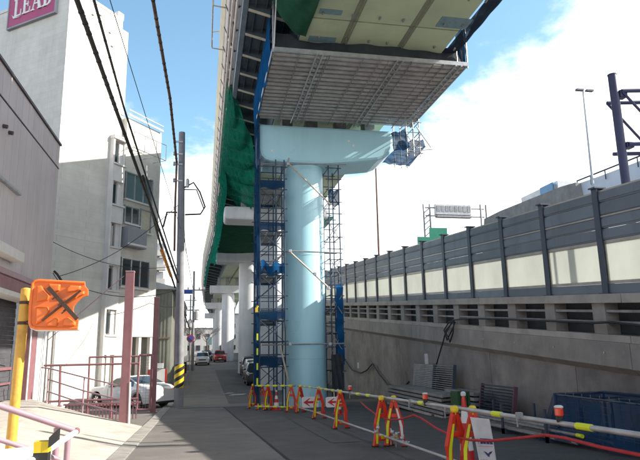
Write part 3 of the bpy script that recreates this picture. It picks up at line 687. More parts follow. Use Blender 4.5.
for i in range(4): mb.box(1.99,2.05,22.66,22.69,.25+i*.55,.50+i*.55)
each('reflector_strip', mb, 'yellow_reflect', tl)
mb = MB(); mb.box(1.93,2.03,22.55,22.65,2.95,3.12); mb.tube([(1.98,22.6,3.12),(2.03,22.6,3.2)], .04, 8); obj('warning_light', mb, 'yellow', tl)
tr = tower('slim scaffold tower with sky blue net at the right of the blue pier', (5.08, 5.52), (23.4, 24.6), 9.3, False, (5.3, 24, gz(24)), 1.5)
mb = MB(); mb.grid(lambda u,v: (5.55+.05*math.sin(v*22), 23.4+u*1.25, .9+v*3.3), 6, 50); mb.grid(lambda u,v: (5.28+u*.30, 23.36+.03*math.sin(v*30), .9+v*3.1), 4, 50)
each('side_net', mb, 'net_blue', tr, smooth=True)
mb = MB(); mb.grid(lambda u,v: (5.02+u*.46, 23.30+.04*math.sin(u*14+v*9), -.6+v*1.9), 8, 20); obj('foot_net', mb, 'dark_tarp', tr, smooth=True)
mb = MB(); mb.grid(lambda u,v: (5.08+u*.42, 23.3, 7.4+v*.7+.04*math.sin(u*9)), 8, 6); obj('bunched_net', mb, 'net_navy', tr, smooth=True)
# clamp tubes wrapped round the pier
pc = thing('pier_brace', 'pale scaffold tubes clamped across and diagonally over the blue pier', 'scaffold tubes', (4.0, 23.0, 1))
for a, b in (((2.129, 22.9, 8.982),(5.746, 22.9, 9.12)),((3.276, 22.85, 9.06),(5.048, 22.85, 7.33)),((3.254, 22.9, 5.394),(5.471, 22.9, 5.342)),((3.28, 22.8, 5.378),(4.916, 22.8, 3.865)),((2.218, 22.9, 1.721),(5.495, 22.9, 1.723)),
             ((2.205, 22.8, 4.726),(3.28, 22.8, 5.337)),((3.1, 22.8, 8.566),(3.312, 22.8, 9.26)),((2.888, 22.7, 1.707),(3.187, 22.7, 0.399))):
    mb = MB(); mb.tube([a, b], .034 if abs(a[2]-b[2]) > .4 else .028, 8); obj('tube', mb, 'pipe_cream' if a[2]-b[2] > 1 else 'galv_dull', pc, smooth='auto')
for p in ((3.32, 22.8, 5.378),(4.825, 22.75, 3.899),(3.269, 22.8, 9),(3.296, 22.85, 1.74),(4.878, 22.85, 1.714),(4.309, 22.75, 4.456)):
    mb = MB(); mb.box(p[0]-.06,p[0]+.06,p[1]-.06,p[1]+.04,p[2]-.06,p[2]+.06); obj('clamp', mb, 'galv', pc, bevel=.015)
# hanging scaffold at right end of the cap
hs = thing('hanging_scaffold', 'small hanging scaffold with dark blue net basket at the right tip of the cap', 'scaffold', (8.2, 22.5, 9.1))
for x in (8.15, 8.45, 8.72):
    for y in (22.0, 23.6):
        mb = MB(); mb.tube([(x,y,9.3),(x,y,11.2)], .025, 6); obj('standard', mb, 'galv', hs)
mb = MB()
for z in (9.45,9.9,10.35,10.8):
    for y in (22.0,23.6): mb.tube([(8.05,y,z),(8.85,y,z)], .02, 5)
    mb.tube([(8.72,21.9,z),(8.72,23.8,z)], .02, 5)
mb.tube([(8.1,22,9.4),(8.8,22,10.3)], .016, 5); mb.tube([(8.8,22,9.4),(8.1,22,10.3)], .016, 5)
mb.tube([(8.6,21.95,10.6),(9.2,21.95,9.7)], .03, 5); mb.tube([(8.15,21.95,9.5),(9.25,21.95,9.62)], .02, 5)
each('ledger', mb, 'galv', hs)
nbA, nbB, nbC, nbD = Vector((7.009, 21.9, 8.917)), Vector((8.163, 21.9, 8.839)), Vector((8.022, 23, 9.998)), Vector((9.402, 23, 10.113))
mb = MB(); mb.grid(lambda u,v: bil(u,v,nbA,nbB,nbC,nbD)+Vector((0,0,.03*math.sin(u*17+v*4)-.10*math.sin(math.pi*u)*math.sin(math.pi*v))), 26, 16)
neA, neB, neC, neD = Vector((7.511, 21.8, 9.421)), Vector((8.823, 21.8, 9.659)), Vector((7.418, 21.8, 10.195)), Vector((8.032, 21.8, 10.361))
mb.grid(lambda u,v: bil(u,v,neA,neB*.55+neA*.45,neC,neD)+Vector((0,.05*math.sin(u*12+v*7),.03*math.sin(u*9))), 14, 12)
mb.grid(lambda u,v: bil(u,v,nbC,nbD,nbC+Vector((.1,0,.3)),nbD+Vector((-.1,0,.35)))+Vector((0,.04*math.sin(u*20),.05*math.sin(u*13)*v)), 26, 6)
each('net_basket', mb, 'net_navy', hs, smooth=True)

# ================================================================ LEFT: RENDERED TOWER BUILDING (turned 37 degrees from the street)
C0 = Vector((-6.85, 28.0, 0)); U = Vector((math.sin(R(37)), math.cos(R(37)), 0)); NN = Vector((math.cos(R(37)), -math.sin(R(37)), 0)); V = Vector((-math.cos(R(37)), math.sin(R(37)), 0))
def bp(s, d, z): return C0 + U*s + NN*d + Vector((0,0,z))
def rb(mb, s0, s1, d0, d1, z0, z1):
    P = [bp(s,d,z) for z in (z0,z1) for s,d in ((s0,d0),(s1,d0),(s1,d1),(s0,d1))]
    return mb.add(P, [(0,3,2,1),(4,5,6,7),(0,1,5,4),(1,2,6,5),(2,3,7,6),(3,0,4,7)])
tb = thing('office_tower', 'tall white rendered tower block under the crimson rooftop sign', 'building', tuple(C0+Vector((0,0,gz(28)))))
g0 = gz(29)-.4
mb = MB(); rb(mb, 0, 3.55, -5.6, 0, g0, 19.6); rb(mb, 3.55, 4.25, -5.6, -.25, g0, 19.2); obj('tower_wall', mb, 'tower_render', tb)
mb = MB(); rb(mb, 3.3, 3.7, -2, -.1, 19.6, 20.0); rb(mb, .1, .9, -2, -1.2, 19.6, 20.3); each('roof_step', mb, 'tower_trim', tb)
mb = MB(); rb(mb, -.03, 3.0, -.0, .03, 19.45, 19.62); rb(mb, -.04, .0, -5.6, .03, 19.45, 19.62); obj('roof_edge', mb, 'tower_trim', tb)
mb = MB(); rb(mb, 4.25, 7.0, -5.6, 0.0, 2.35, 14.1); rb(mb, 4.25, 5.35, -5.6, 0, g0, 2.35); obj('lower_wing', mb, 'tower_render', tb)
mb = MB(); rb(mb, 5.35, 7.0, -5.6, -2.6, g0, 2.35); obj('carport_back', mb, 'far_brown', tb)
for s in (5.9, 6.75):
    mb = MB(); rb(mb, s, s+.18, -.25, -.05, g0, 2.35); obj('carport_column', mb, 'tower_trim', tb)
for s in (5.4, 5.75, 6.15):
    mb = MB(); rb(mb, s, s+.26, -1.6, -1.5, gz(33), 2.2); obj('carport_panel', mb, 'beige_curtain', tb)
# recess bay with stacked small openings
mb = MB(); rb(mb, 3.12, 3.22, 0, .28, g0, 12.6); obj('bay_fin', mb, 'tower_trim', tb)
for i in range(5):
    z = 1.9+i*2.2
    mb = MB(); rb(mb, 3.22, 4.0, .0, .26, z-.45, z+.42); obj('bay_balcony', mb, 'tower_trim', tb, bevel=.01)
    mb = MB(); rb(mb, 3.2, 4.05, .0, .32, z+.43, z+.52); obj('bay_ledge', mb, 'tower_trim', tb)
    mb = MB(); rb(mb, 3.26, 3.62, .0, .05, z+.6, z+1.62); w_ = obj('bay_window', mb, 'glass_dark', tb)
    mb = MB(); rb(mb, 3.66, 4.0, .0, .12, z+.52, z+1.75); obj('bay_pier', mb, 'tower_trim', tb)
mb = MB(); rb(mb, 3.95, 4.02, .0, .20, g0, 12.6); obj('bay_fin', mb, 'tower_trim', tb)
mb = MB(); rb(mb, 3.1, 4.05, -.2, .34, 12.5, 12.7); obj('bay_roof', mb, 'tower_trim', tb)
def window(s0, s1, z0, z1, n=2, parent=tb, m='glass_blue'):
    mb = MB(); rb(mb, s0-.06, s1+.06, 0, .10, z0-.06, z0); rb(mb, s0-.06, s1+.06, 0, .10, z1, z1+.06)
    rb(mb, s0-.06, s0, 0, .10, z0, z1); rb(mb, s1, s1+.06, 0, .10, z0, z1)
    f = obj('window', mb, 'galv', parent)
    for i in range(n):
        a = s0+(s1-s0)*i/n; b = s0+(s1-s0)*(i+1)/n
        mb = MB(); rb(mb, a+.03, b-.03, .02, .035, z0+.03, z1-.03); obj('pane', mb, m, f)
        mb = MB(); rb(mb, b-.03, b+.03, .01, .08, z0, z1) if i < n-1 else rb(mb, a, a+.03, .01, .06, z0, z1); obj('mullion', mb, 'galv', f)
    mb = MB(); rb(mb, s0-.1, s1+.1, 0, .18, z0-.13, z0-.06); obj('sill', mb, 'tower_trim', f)
window(4.32, 6.3, 9.6, 11.0, 3)
window(4.35, 5.35, 8.3, 9.15, 2, m='glass_dark'); window(5.55, 6.3, 8.0, 9.2, 1, m='beige_curtain')
window(4.32, 6.3, 4.95, 6.35, 3, m='glass_dark')
mb = MB(); rb(mb, 4.2, 5.6, .0, .5, 6.95, 8.0); obj('air_conditioner_box', mb, 'far_grey', tb, bevel=.02)
mb = MB(); 
for z in (7.02,): rb(mb, 4.2, 5.6, .5, .54, z, z+.1)
obj('box_trim', mb, 'tower_trim', tb)
mb = MB(); mb.tube([bp(.5,.1,g0), bp(.5,.1,3.2)], .05, 8); obj('downpipe', mb, 'white_paint', tb)
# balcony frame of thin bars high on the tower
mb = MB()
for z in (12.1, 13.0): mb.tube([bp(3.9,.9,z), bp(6.4,.9,z)], .02, 5)
for s in (3.9,4.7,5.6,6.4): mb.tube([bp(s,.0,12.1), bp(s,.9,12.1), bp(s,.9,13.0)], .02, 5)
obj('bar_frame', mb, 'galv', tb)
mb = MB(); mb.bar(bp(4.2,.16,14.22), bp(6.95,.16,14.18), .05, .10); mb.bar(bp(4.2,.16,14.50), bp(6.95,.16,14.46), .04, .04)
for s_ in (4.25,5.1,6.0,6.9): mb.bar(bp(s_,.16,14.2), bp(s_,.16,14.5), .03, .03)
mb.cur = 0; each('sloping_bracket', mb, 'galv', tb)
mb = MB(); mb.box(0,0,0,0,0,0); 
# slab joints on the tower face
mb = MB()
for z in (6.9, 12.75, 16.9): rb(mb, .0, 3.1, .0, .012, z, z+.035)
each('joint_strip', mb, 'tower_trim', tb)
mb = MB()
for s, z in ((.5,18.9),(1.4,18.7),(1.9,18.95),(2.6,18.3),(1.2,17.9),(2.8,17.6),(.9,18.4)): rb(mb, s, s+.12, .0, .05, z, z+.05)
each('anchor_scar', mb, 'far_brown', tb)
# rooftop sign on the street-facing gable: LEAD in white serif capitals
sgn = thing('rooftop_sign', 'crimson sign board with white serif letters at the top corner of the white tower', 'sign', tuple(C0+V*2.6+Vector((0,0,18.3))))
def sp(a, z, d): return C0 + V*a - U*d + Vector((0,0,z))       # a along the gable from the corner, d proud of it
def sbx(mb, a0, a1, z0, z1, d0, d1):
    P = [sp(a,z,d) for d in (d0,d1) for a,z in ((a1,z0),(a0,z0),(a0,z1),(a1,z1))]
    return mb.add(P, [(0,3,2,1),(4,5,6,7),(0,1,5,4),(1,2,6,5),(2,3,7,6),(3,0,4,7)])
mb = MB(); sbx(mb, .85, 4.35, 18.3, 20.0, .02, .14); obj('board', mb, 'sign_pink', sgn, bevel=.01)
mb = MB()
for q in ((.85,4.35,18.22,18.3),(.85,4.35,20.0,20.06)): sbx(mb, *q, .0, .17)
sbx(mb, .79,.85,18.22,20.06,.0,.17); sbx(mb, 4.35,4.41,18.22,20.06,.0,.17); obj('frame', mb, 'far_grey', sgn)
LW = {}   # letters as stroke polygons in a 0..1 box (x right, y up)
LW['L'] = [[(.18,0),(.40,0),(.40,1),(.18,1)],[(.05,.93),(.55,.93),(.55,1),(.05,1)],[(.05,0),(.95,0),(.95,.08),(.05,.08)],[(.86,.08),(.95,.08),(.97,.36),(.92,.36)]]
LW['E'] = [[(.16,0),(.38,0),(.38,1),(.16,1)],[(.03,.92),(.88,.92),(.88,1),(.03,1)],[(.03,0),(.92,0),(.92,.08),(.03,.08)],[(.38,.47),(.68,.47),(.68,.55),(.38,.55)],[(.64,.36),(.70,.36),(.70,.66),(.64,.66)],[(.80,.70),(.88,.70),(.88,.92),(.78,.92)],[(.84,.08),(.92,.08),(.95,.32),(.90,.32)]]
LW['A'] = [[(.10,0),(.17,0),(.52,1),(.44,1)],[(.42,1),(.56,1),(.95,0),(.70,0)],[(-.02,0),(.30,0),(.30,.07),(-.02,.07)],[(.60,0),(1.04,0),(1.04,.07),(.60,.07)],[(.26,.32),(.68,.32),(.66,.39),(.28,.39)]]
LW['D'] = [[(.14,0),(.36,0),(.36,1),(.14,1)],[(.02,.92),(.55,.92),(.55,1),(.02,1)],[(.02,0),(.55,0),(.55,.08),(.02,.08)]]
arc_o = [(.50+.46*math.sin(t*math.pi/12), .5-.5*math.cos(t*math.pi/12)) for t in range(13)]; arc_i = [(.50+.22*math.sin(t*math.pi/12), .5-.42*math.cos(t*math.pi/12)) for t in range(13)]
for i in range(12): LW['D'].append([arc_o[i], arc_o[i+1], arc_i[i+1], arc_i[i]])
def letter(ch, parent, org, ex, ey, ez, m, name='letter'):
    mb = MB()
    for k, poly in enumerate(LW[ch]): mb.prism([org + ex*x + ey*y + ez*(.001*k) for x, y in poly], ez)
    return obj(name, mb, m, parent)
aL = 3.95
for ch, wd in zip('LEAD', (.62,.62,.78,.70)):
    letter(ch, sgn, sp(aL, 18.78, .14), -V*wd, Vector((0,0,1.02)), -U*.05, 'white_paint'); aL -= wd+.06
# tail flourish under the first letters
mb = MB(); mb.prism([sp(4.05,18.98,.14), sp(3.9,18.72,.14), sp(3.35,18.70,.14), sp(3.9,18.80,.14)], -U*.05); each('flourish', mb, 'white_paint', sgn)

# ================================================================ LEFT: CLAD BUILDING
cb = thing('clad_building', 'mauve grey sheet clad building with dark roof coping above the shutter', 'building', (-5.6, 14, .1))
BX, BY0, BY1, BZ0, BZ1 = -5.6, -4.0, 23.1, 3.92, 9.5
mb = MB(); mb.box(BX-9, BX-.06, BY0, BY1-.02, BZ0, BZ1-.05); mb.box(BX-9, BX-1.2, BY0, BY1-.3, -.6, BZ0); obj('core', mb, 'siding', cb)
y = BY0; 
while y < BY1-.05:
    y1 = min(y+.62, BY1)
    mb = MB(); mb.prism([(BX-.05,y+.003,0),(BX,y+.012,0),(BX,y1-.012,0),(BX-.05,y1-.003,0)], (0,0,BZ1-1.0-BZ0-.04)); mb.v = [(a,b,c+BZ0+.02) for a,b,c in mb.v]; obj('siding_panel', mb, 'siding', cb)
    mb = MB(); mb.prism([(BX-.05,y+.003,0),(BX,y+.012,0),(BX,y1-.012,0),(BX-.05,y1-.003,0)], (0,0,.88)); mb.v = [(a,b,c+BZ1-.96) for a,b,c in mb.v]; obj('siding_panel', mb, 'siding', cb)
    y = y1
x = BX
while x > BX-9:
    mb = MB(); mb.box(x-.60, x-.02, BY1-.02, BY1+.02, BZ0+.02, BZ1-.08); obj('siding_panel', mb, 'siding', cb); x -= .62
mb = MB(); mb.box(BX-.03,BX+.015,BY0,BY1+.02,BZ1-1.0,BZ1-.965); obj('band_joint', mb, 'siding_dark', cb)
mb = MB(); mb.box(BX-9, BX+.05, BY0, BY1+.05, BZ1-.06, BZ1+.02); obj('roof_coping', mb, 'siding_dark', cb)
# pink beam, canopy and entrance
mb = MB(); mb.box(BX-.5,BX+.10,BY0,BY1+.0,BZ0-.16,BZ0-.002); obj('fascia_beam', mb, 'mauve_rail', cb)
mb = MB(); mb.box(BX-.5,BX+.03,BY0,BY1-.05,BZ0-.55,BZ0-.17); obj('fascia_beam', mb, 'pink_steel', cb)
mb = MB(); mb.box(BX-.5,BX+.07,BY0,BY1-1.2,BZ0-.70,BZ0-.56); obj('fascia_trim', mb, 'tower_trim', cb)
mb = MB(); mb.box(BX-.32,BX-.02,BY1-1.7,BY1-1.05,-.1,BZ0-.56); obj('column', mb, 'pink_steel', cb, bevel=.02)
mb = MB(); mb.box(BX-.4,BX-.05,BY1-.95,BY1-.1,-.4,BZ0-.56); obj('white_wall', mb, 'white_paint', cb)
mb = MB(); mb.tube([(BX+.06,BY1-.3,-.1),(BX+.06,BY1-.3,BZ0+.0)], .045, 8); obj('downpipe', mb, 'white_paint', cb)
mb = MB(); mb.tube([(BX+.0,BY1-1.95,.0),(BX+.0,BY1-1.95,BZ0-.6)], .03, 8); obj('downpipe', mb, 'white_paint', cb)
i = 0; y = BY1-2.2
for i in range(22):
    mb = MB(); mb.box(BX-.62,BX-.58-.01*(i%2),BY1-7.0,BY1-1.75,.12+i*.145,.12+i*.145+.135); obj('shutter_slat', mb, 'shutter', cb)
mb = MB(); mb.box(BX-.66,BX-.55,BY1-10.0,BY1-7.1,.1,3.3); obj('entrance_wall', mb, 'far_brown', cb)
mb = MB(); mb.box(BX-.55,BX-.52,BY1-10.0,BY1-1.8,1.05,1.14); mb.box(BX-.55,BX-.52,BY1-10.0,BY1-1.8,.6,.66); each('entrance_rail', mb, 'pink_steel', cb)
mb = MB(); mb.box(BX-.02,BX+.10,15.2,(-5.6, 18.583, 6.267)[1],(-5.6, 17.817, 6.273)[2]-.03,(-5.6, 17.817, 6.273)[2]+.05); obj('window_head', mb, 'galv', cb)
mb = MB(); q = (-5.6, 18.539, 4.33); mb.box(BX,BX+.35,14,q[1],q[2]-.14,q[2]+.14); obj('canopy', mb, 'tower_trim', cb, bevel=.02)
mb = MB(); q = (-5.6, 16.786, 7.777); mb.tube([(BX,q[1],q[2]),(BX+.12,q[1],q[2]-.02)], .06, 8); mb.tube([(BX,q[1]+.5,q[2]),(BX+.12,q[1]+.5,q[2]-.02)], .06, 8); each('vent_cap', mb, 'siding_dark', cb)

# neighbour glimpsed at far upper left
nb2 = thing('rooftop_building', 'pale rooftop with green canopy and white rail behind the clad building', 'building', (-20, 48, 8))
a = (-16.334, 48, 25.133)
mb = MB(); mb.box(a[0]-10, a[0]+.9, 48, 56, 0, a[2]-.2); obj('wall', mb, 'far_wall', nb2)
mb = MB(); mb.box(a[0]-10, a[0]+1.2, 47.5, 48.5, a[2]-.2, a[2]+.5); obj('canopy', mb, 'far_green', nb2)
mb = MB()
for z in (.9,1.6,2.3): mb.tube([(a[0]-9,47.8,a[2]+z),(a[0]+.9,47.8,a[2]+z)], .06, 5)
for i in range(12): mb.tube([(a[0]+.9-i*.8,47.8,a[2]+.5),(a[0]+.9-i*.8,47.8,a[2]+2.3)], .05, 5)
each('roof_rail', mb, 'white_paint', nb2)

# ================================================================ FAR LEFT STREET FRONT
def bld(label, x0, x1, y0, y1, z1, m, roof='roof_light', name='building', win=(0,0,0,0), side=True, gap=.0, sloped=False, group=None, wm='glass_dark'):
    g = min(gz(y0), gz(y1))-.3; t = thing(name, label, 'building', ((x0+x1)/2, y0, g), group)
    mb = MB(); mb.box(x0,x1,y0,y1,g,z1); obj('wall', mb, m, t)
    mb = MB()
    if sloped: mb.prism([(x0-.2,y0-.25,z1),(x1+.35,y0-.25,z1),(x1+.35,y0-.25,z1+.1),((x0+x1)/2,y0-.25,z1+.9),(x0-.2,y0-.25,z1+.1)], (0,y1-y0+.5,0))
    else: mb.box(x0-.1,x1+.15,y0-.1,y1+.1,z1,z1+.18)
    obj('roof', mb, roof, t)
    nr, nc, wz, ww = win
    for r in range(nr):
        for c in range(nc):
            z = g+1.2+r*wz+ (0 if r else 0)
            if z+1.3 > z1: continue
            yy = y0+.6+(y1-y0-1.2)*(c+.5)/nc
            mb = MB(); mb.box(x1, x1+.06, yy-ww/2-.06, yy+ww/2+.06, z-.06, z+1.26); f = obj('window', mb, 'galv', t)
            mb = MB(); mb.box(x1+.06, x1+.07, yy-ww/2, yy+ww/2, z, z+1.2); obj('pane', mb, wm, f)
            mb = MB(); mb.box(x1, x1+.16, yy-ww/2-.1, yy+ww/2+.1, z-.14, z-.06); obj('sill', mb, 'tower_trim', f)
    nf = int(max(0, nr))
    for r in range(nf):
        for c in range(max(1, int((x1-x0)/2.2))):
            z = g+1.2+r*wz; xx = x0+1.1+c*2.2
            if z+1.3 > z1 or xx+.6 > x1: continue
            mb = MB(); mb.box(xx-.56,xx+.56,y0-.06,y0,z-.06,z+1.26); f = obj('window', mb, 'galv', t)
            mb = MB(); mb.box(xx-.5,xx+.5,y0-.07,y0-.06,z,z+1.2); obj('pane', mb, wm, f)
    return t
sh = bld('olive grey corrugated shed with pale roof behind the concrete utility pole', -7.5, -2.0, 38, 47, 5.4, 'shed_wall', 'roof_light', 'corrugated_shed', sloped=True)
mb = MB()
for i in range(26): mb.box(-7.45+i*.21,-7.35+i*.21,37.96,38,gz(38),5.4)
for i in range(40): mb.box(-2.0,-1.96,38.1+i*.22,38.2+i*.22,gz(38),5.4)
obj('corrugation', mb, 'shed_wall', sh)['kind'] = 'stuff'
mb = MB(); mb.box(-7.4,-2.02,37.92,37.97,2.35,2.45); obj('rail', mb, 'far_brown', sh)
ap = bld('distant cream apartment slab with stacked balconies above the shed', -15.5, -8.2, 110, 125, 20.5, 'far_wall', 'far_grey', 'apartment_block', (6,3,2.9,1.4))
for i in range(7):
    mb = MB(); mb.box(-16,-7.0,108.6,110,3.2+i*2.6,4.2+i*2.6); obj('balcony', mb, 'far_wall', ap)
    mb = MB(); mb.box(-16,-7.4,109.4,109.98,4.2+i*2.6,5.6+i*2.6); obj('balcony_recess', mb, 'far_grey', ap)
bld('two storey beige shop house past the shed on the left', -8, -2.1, 49, 57, 5.6, 'far_wall', 'far_brown', 'shop_house', (2,3,2.5,1.2), sloped=True)
bld('grey three storey house with white sills further up on the left', -8, -2.2, 58.5, 68, 6.4, 'far_grey', 'far_grey', 'shop_house', (3,3,2.5,1.2))
bld('brown fronted low house on the left near the far power pole', -8, -2.5, 70, 80, 6.2, 'far_brown', 'far_grey', 'shop_house', (2,3,2.6,1.3), sloped=True)
bld('cream three storey house on the left beside the far cars', -9, -3.0, 82, 94, 7.2, 'far_wall', 'far_grey', 'shop_house', (3,3,2.6,1.3))
bld('grey block closing the left side of the far street', -10, -3.2, 97, 115, 9.5, 'far_grey', 'far_wall', 'shop_house', (3,4,2.8,1.3))
bld('white and green shop front at the very end of the street', -4.5, 6, 150, 160, 7.2, 'tower_trim', 'far_green', 'shop_house', (2,3,2.8,1.4))
bld('tall grey building at the far end beyond the viaduct', 3, 22, 170, 185, 12, 'far_grey', 'far_grey', 'office_building', (4,3,3,1.4))
bld('pale office block at the far end left of the viaduct', -22, -6, 150, 165, 15, 'far_wall', 'far_grey', 'office_building', (5,4,2.8,1.4))
# green hoarding under the viaduct
hd = thing('hoarding', 'dark green fence panels standing under the far viaduct', 'fence', (5, 84, gz(84)))
for i in range(14):
    mb = MB(); y = 62+i*1.9; mb.box(3.4+cx(y)-.02*i,3.46+cx(y)-.02*i,y,y+1.86,gz(y),gz(y)+2.0) if y > 84 else mb.box(5.4,5.46,y,y+1.86,gz(y),gz(y)+2.1); obj('fence_panel', mb, 'far_green', hd)
# small signs by the kerb, far left
def roundsign(label, p, r, fg, m1, m2):
    t = thing('traffic_sign', label, 'road sign', (p[0],p[1],gz(p[1])))
    mb = MB(); mb.tube([(p[0],p[1]+.03,gz(p[1])),(p[0],p[1]+.03,p[2]+r)], .03, 8); obj('post', mb, 'galv', t)
    mb = MB(); mb.tube([(p[0],p[1],p[2]),(p[0],p[1]-.03,p[2])], r, 24); obj('rim', mb, m1, t)
    mb = MB(); mb.tube([(p[0],p[1]-.03,p[2]),(p[0],p[1]-.04,p[2])], r*.74, 24); obj('face', mb, m2, t)
    mb = MB(); mb.bar((p[0]-r*.6,p[1]-.045,p[2]+r*.6),(p[0]+r*.6,p[1]-.045,p[2]-r*.6), .01, r*.22, (0,1,0)); obj('slash', mb, m1, t)
roundsign('round blue no parking sign with red rim and slash left of the far street', (-0.865, 42, 2.429), .26, 0, 'red', 'blue_sign')
def board(label, p0, p1, y, m, name='shop_sign', cat='sign', depth=.1, post=True, group=None):
    x0, x1 = sorted((p0[0],p1[0])); z0, z1 = sorted((p0[2],p1[2])); t = thing(name, label, cat, (x0,y,gz(y)), group)
    mb = MB(); mb.box(x0,x1,y,y+depth,z0,z1); obj('board', mb, m, t, bevel=.01)
    mb = MB()
    if post: mb.tube([(x0+.05,y+depth+.03,gz(y)),(x0+.05,y+depth+.03,z1)], .03, 6)
    else: mb.box(x0-.02,x1+.02,y+.02,y+depth-.02,z0-.03,z1+.03)
    obj('post' if post else 'frame', mb, 'galv', t); return t
board('small blue and white shop board left of the far viaduct', (-1.453, 44, 5.722), (-0.851, 44, 5.979), 44, 'blue_sign', post=False)
board('white upright banner beside the blue no parking sign', (-1.39, 44, 0.826), (-1.123, 44, 2.654), 44, 'white_paint')
board('tall pale banner further along the left pavement', (-1.219, 66, 1.523), (-1.031, 66, 4.726), 66, 'tower_trim')
board('white hoarding board at the far end of the street', (-0.429, 125, 2.716), (0.646, 125, 4.521), 125, 'white_paint')
board('mint green board at the far end of the street', (0.704, 126, 2.91), (1.778, 126, 4.529), 126, 'patch_blue')
# parked scooter silhouettes / bins along left far kerb
for i, (px_, y, m, lb) in enumerate((( -1.55, 45.5, 'red', 'red vending crate by the left kerb under the white banner'), (-1.7, 50, 'white_paint', 'white box by the left kerb beyond the red crate'), (-1.7, 56, 'black', 'dark box by the left kerb beyond the white one'))):
    mb = MB(); mb.box(px_-.3,px_+.25,y,y+.5,gz(y),gz(y)+1.0); mb.box(px_-.34,px_+.29,y-.04,y+.54,gz(y)+1.0,gz(y)+1.06); mb.box(px_-.2,px_+.15,y-.03,y,gz(y)+.2,gz(y)+.8)
    tag(obj('kerb_box', mb, m, bevel=.02), lb, 'box')
# red and white sign board beside the white car
rs = thing('car_park_sign', 'white board with red edges standing behind the white saloon by the pole', 'sign', (-2.4, 33, gz(33)))
p0 = (-2.716, 32.5, -0.126); p1 = (-1.836, 32.5, 0.662)
mb = MB(); mb.box(p0[0]+.12,p1[0]-.1,32.5,32.6,p0[2],p1[2]); obj('board', mb, 'white_paint', rs)
mb = MB(); mb.box(p0[0]-.1,p0[0]+.11,32.5,32.6,p0[2],p1[2]-.0); mb.box(p1[0]-.09,p1[0]+.0,32.5,32.6,p0[2],p1[2]); each('red_edge', mb, 'red', rs)
mb = MB(); mb.box(p0[0]+.1,p1[0]-.2,32.4,32.7,p1[2]+.05,p1[2]+.3); obj('lamp_box', mb, 'roof_light', rs); 
mb = MB(); mb.box(p0[0]+.2,p0[0]+.3,32.55,32.65,gz(33),p0[2]); mb.box(p1[0]-.3,p1[0]-.2,32.55,32.65,gz(33),p0[2]); each('leg', mb, 'galv', rs)

# bare trees far down the street
def tree(label, x, y, h, seed):
    rnd = random.Random(seed); g = gz(y); t = thing('bare_tree', label, 'tree', (x,y,g), 'bare street trees')
    mb = MB(); mb.tube([(x,y,g-.1),(x+.1,y,g+h*.25),(x-.05,y,g+h*.5)], .14, 8, r1=.09); obj('trunk', mb, 'bark', t)
    mb = MB()
    def br(p, d, l, r, k):
        q = p+d*l; mb.tube([p, (p+q)/2+Vector((rnd.uniform(-.06,.06),)*3)*l, q], r, 5, r1=r*.6)
        if k:
            for _ in range(3 if k > 1 else 4):
                nd = (d+Vector((rnd.uniform(-.8,.8),rnd.uniform(-.8,.8),rnd.uniform(-.3,.6)))).normalized(); br(p.lerp(q, rnd.uniform(.5,1)), nd, l*.68, r*.55, k-1)
    for i in range(5):
        a = i*1.26+rnd.random(); br(Vector((x,y,g+h*(.35+.03*i))), Vector((math.cos(a)*.7,math.sin(a)*.7,.8)).normalized(), h*.28, .05, 4)
    c = obj('crown', mb, 'bark', t)
tree('bare brown tree at the far left kerb behind the white car', -1.9, 92, 5.5, 3)
tree('bare brown tree just left of the far piers', .6, 104, 6.0, 5)

# ================================================================ POLES AND CABLES
def upole(label, b, t_, r, m='pole_concrete'):
    t = thing('utility_pole', label, 'utility pole', tuple(b), 'utility poles on the left kerb')
    mb = MB(); mb.tube([b, t_], r, 16, r1=r*.72); obj('pole', mb, m, t, smooth='auto'); return t
PB, PT = Vector((-.98,27,gz(27)-.05)), Vector((-1.19,27,11.72))
up1 = upole('near concrete utility pole with yellow and black hazard band by the kerb', PB, PT, .20)
def pp(z): return PB.lerp(PT, (z-PB.z)/(PT.z-PB.z))
# hazard band
mb = MB()
n = 28; zlo, zhi, pitch = .0, .99, .33
for k in range(-5, 5):
    for h in (0, 1):
        mb.cur = h
        for i in range(n):
            a0, a1 = 2*math.pi*i/n, 2*math.pi*(i+1)/n; zs = []
            for a_ in (a0, a1):
                lo = k*pitch + h*pitch/2 + a_*pitch*2/(2*math.pi); zs.append((min(max(lo,zlo),zhi), min(max(lo+pitch/2,zlo),zhi)))
            (l0,h0),(l1,h1) = zs
            if h0-l0 < 1e-4 and h1-l1 < 1e-4: continue
            c = pp(.5); r = .207; mb.add([(c.x+r*math.cos(a0),27+r*math.sin(a0),l0),(c.x+r*math.cos(a1),27+r*math.sin(a1),l1),(c.x+r*math.cos(a1),27+r*math.sin(a1),h1),(c.x+r*math.cos(a0),27+r*math.sin(a0),h0)], [(0,1,2,3)])
obj('hazard_band', mb, ['yellow','black'], up1)
for z in (11.2,10.6,10.1,9.3):
    mb = MB(); c = pp(z); mb.bar((c.x-.36,26.86,z),(c.x+.05,26.86,z), .06, .07); mb.lathe((c.x-.33,26.86,z-.08), [(.04,0),(.06,.05),(.04,.1),(.06,.15),(.02,.2)], 8); obj('insulator_arm', mb, 'galv', up1)
mb = MB(); c = pp(9.0); mb.tube([c+Vector((.15,-.1,0)), c+Vector((.55,-.1,.25)), c+Vector((.85,-.1,-.2)), c+Vector((1.1,-.1,-.9)), c+Vector((.9,-.1,-1.25)), c+Vector((.2,-.1,-1.3))], .04, 6)
mb.tube([c+Vector((.15,-.1,-.1)), c+Vector((.7,-.1,-.1)), c+Vector((1.05,-.1,-1.0))], .03, 6)
mb.tube([c+Vector((-.15,-.1,-1.2)), c+Vector((-.6,-.1,-1.2)), c+Vector((-.75,-.1,-1.9))], .045, 6); obj('jumper_cable', mb, 'cable_black', up1)
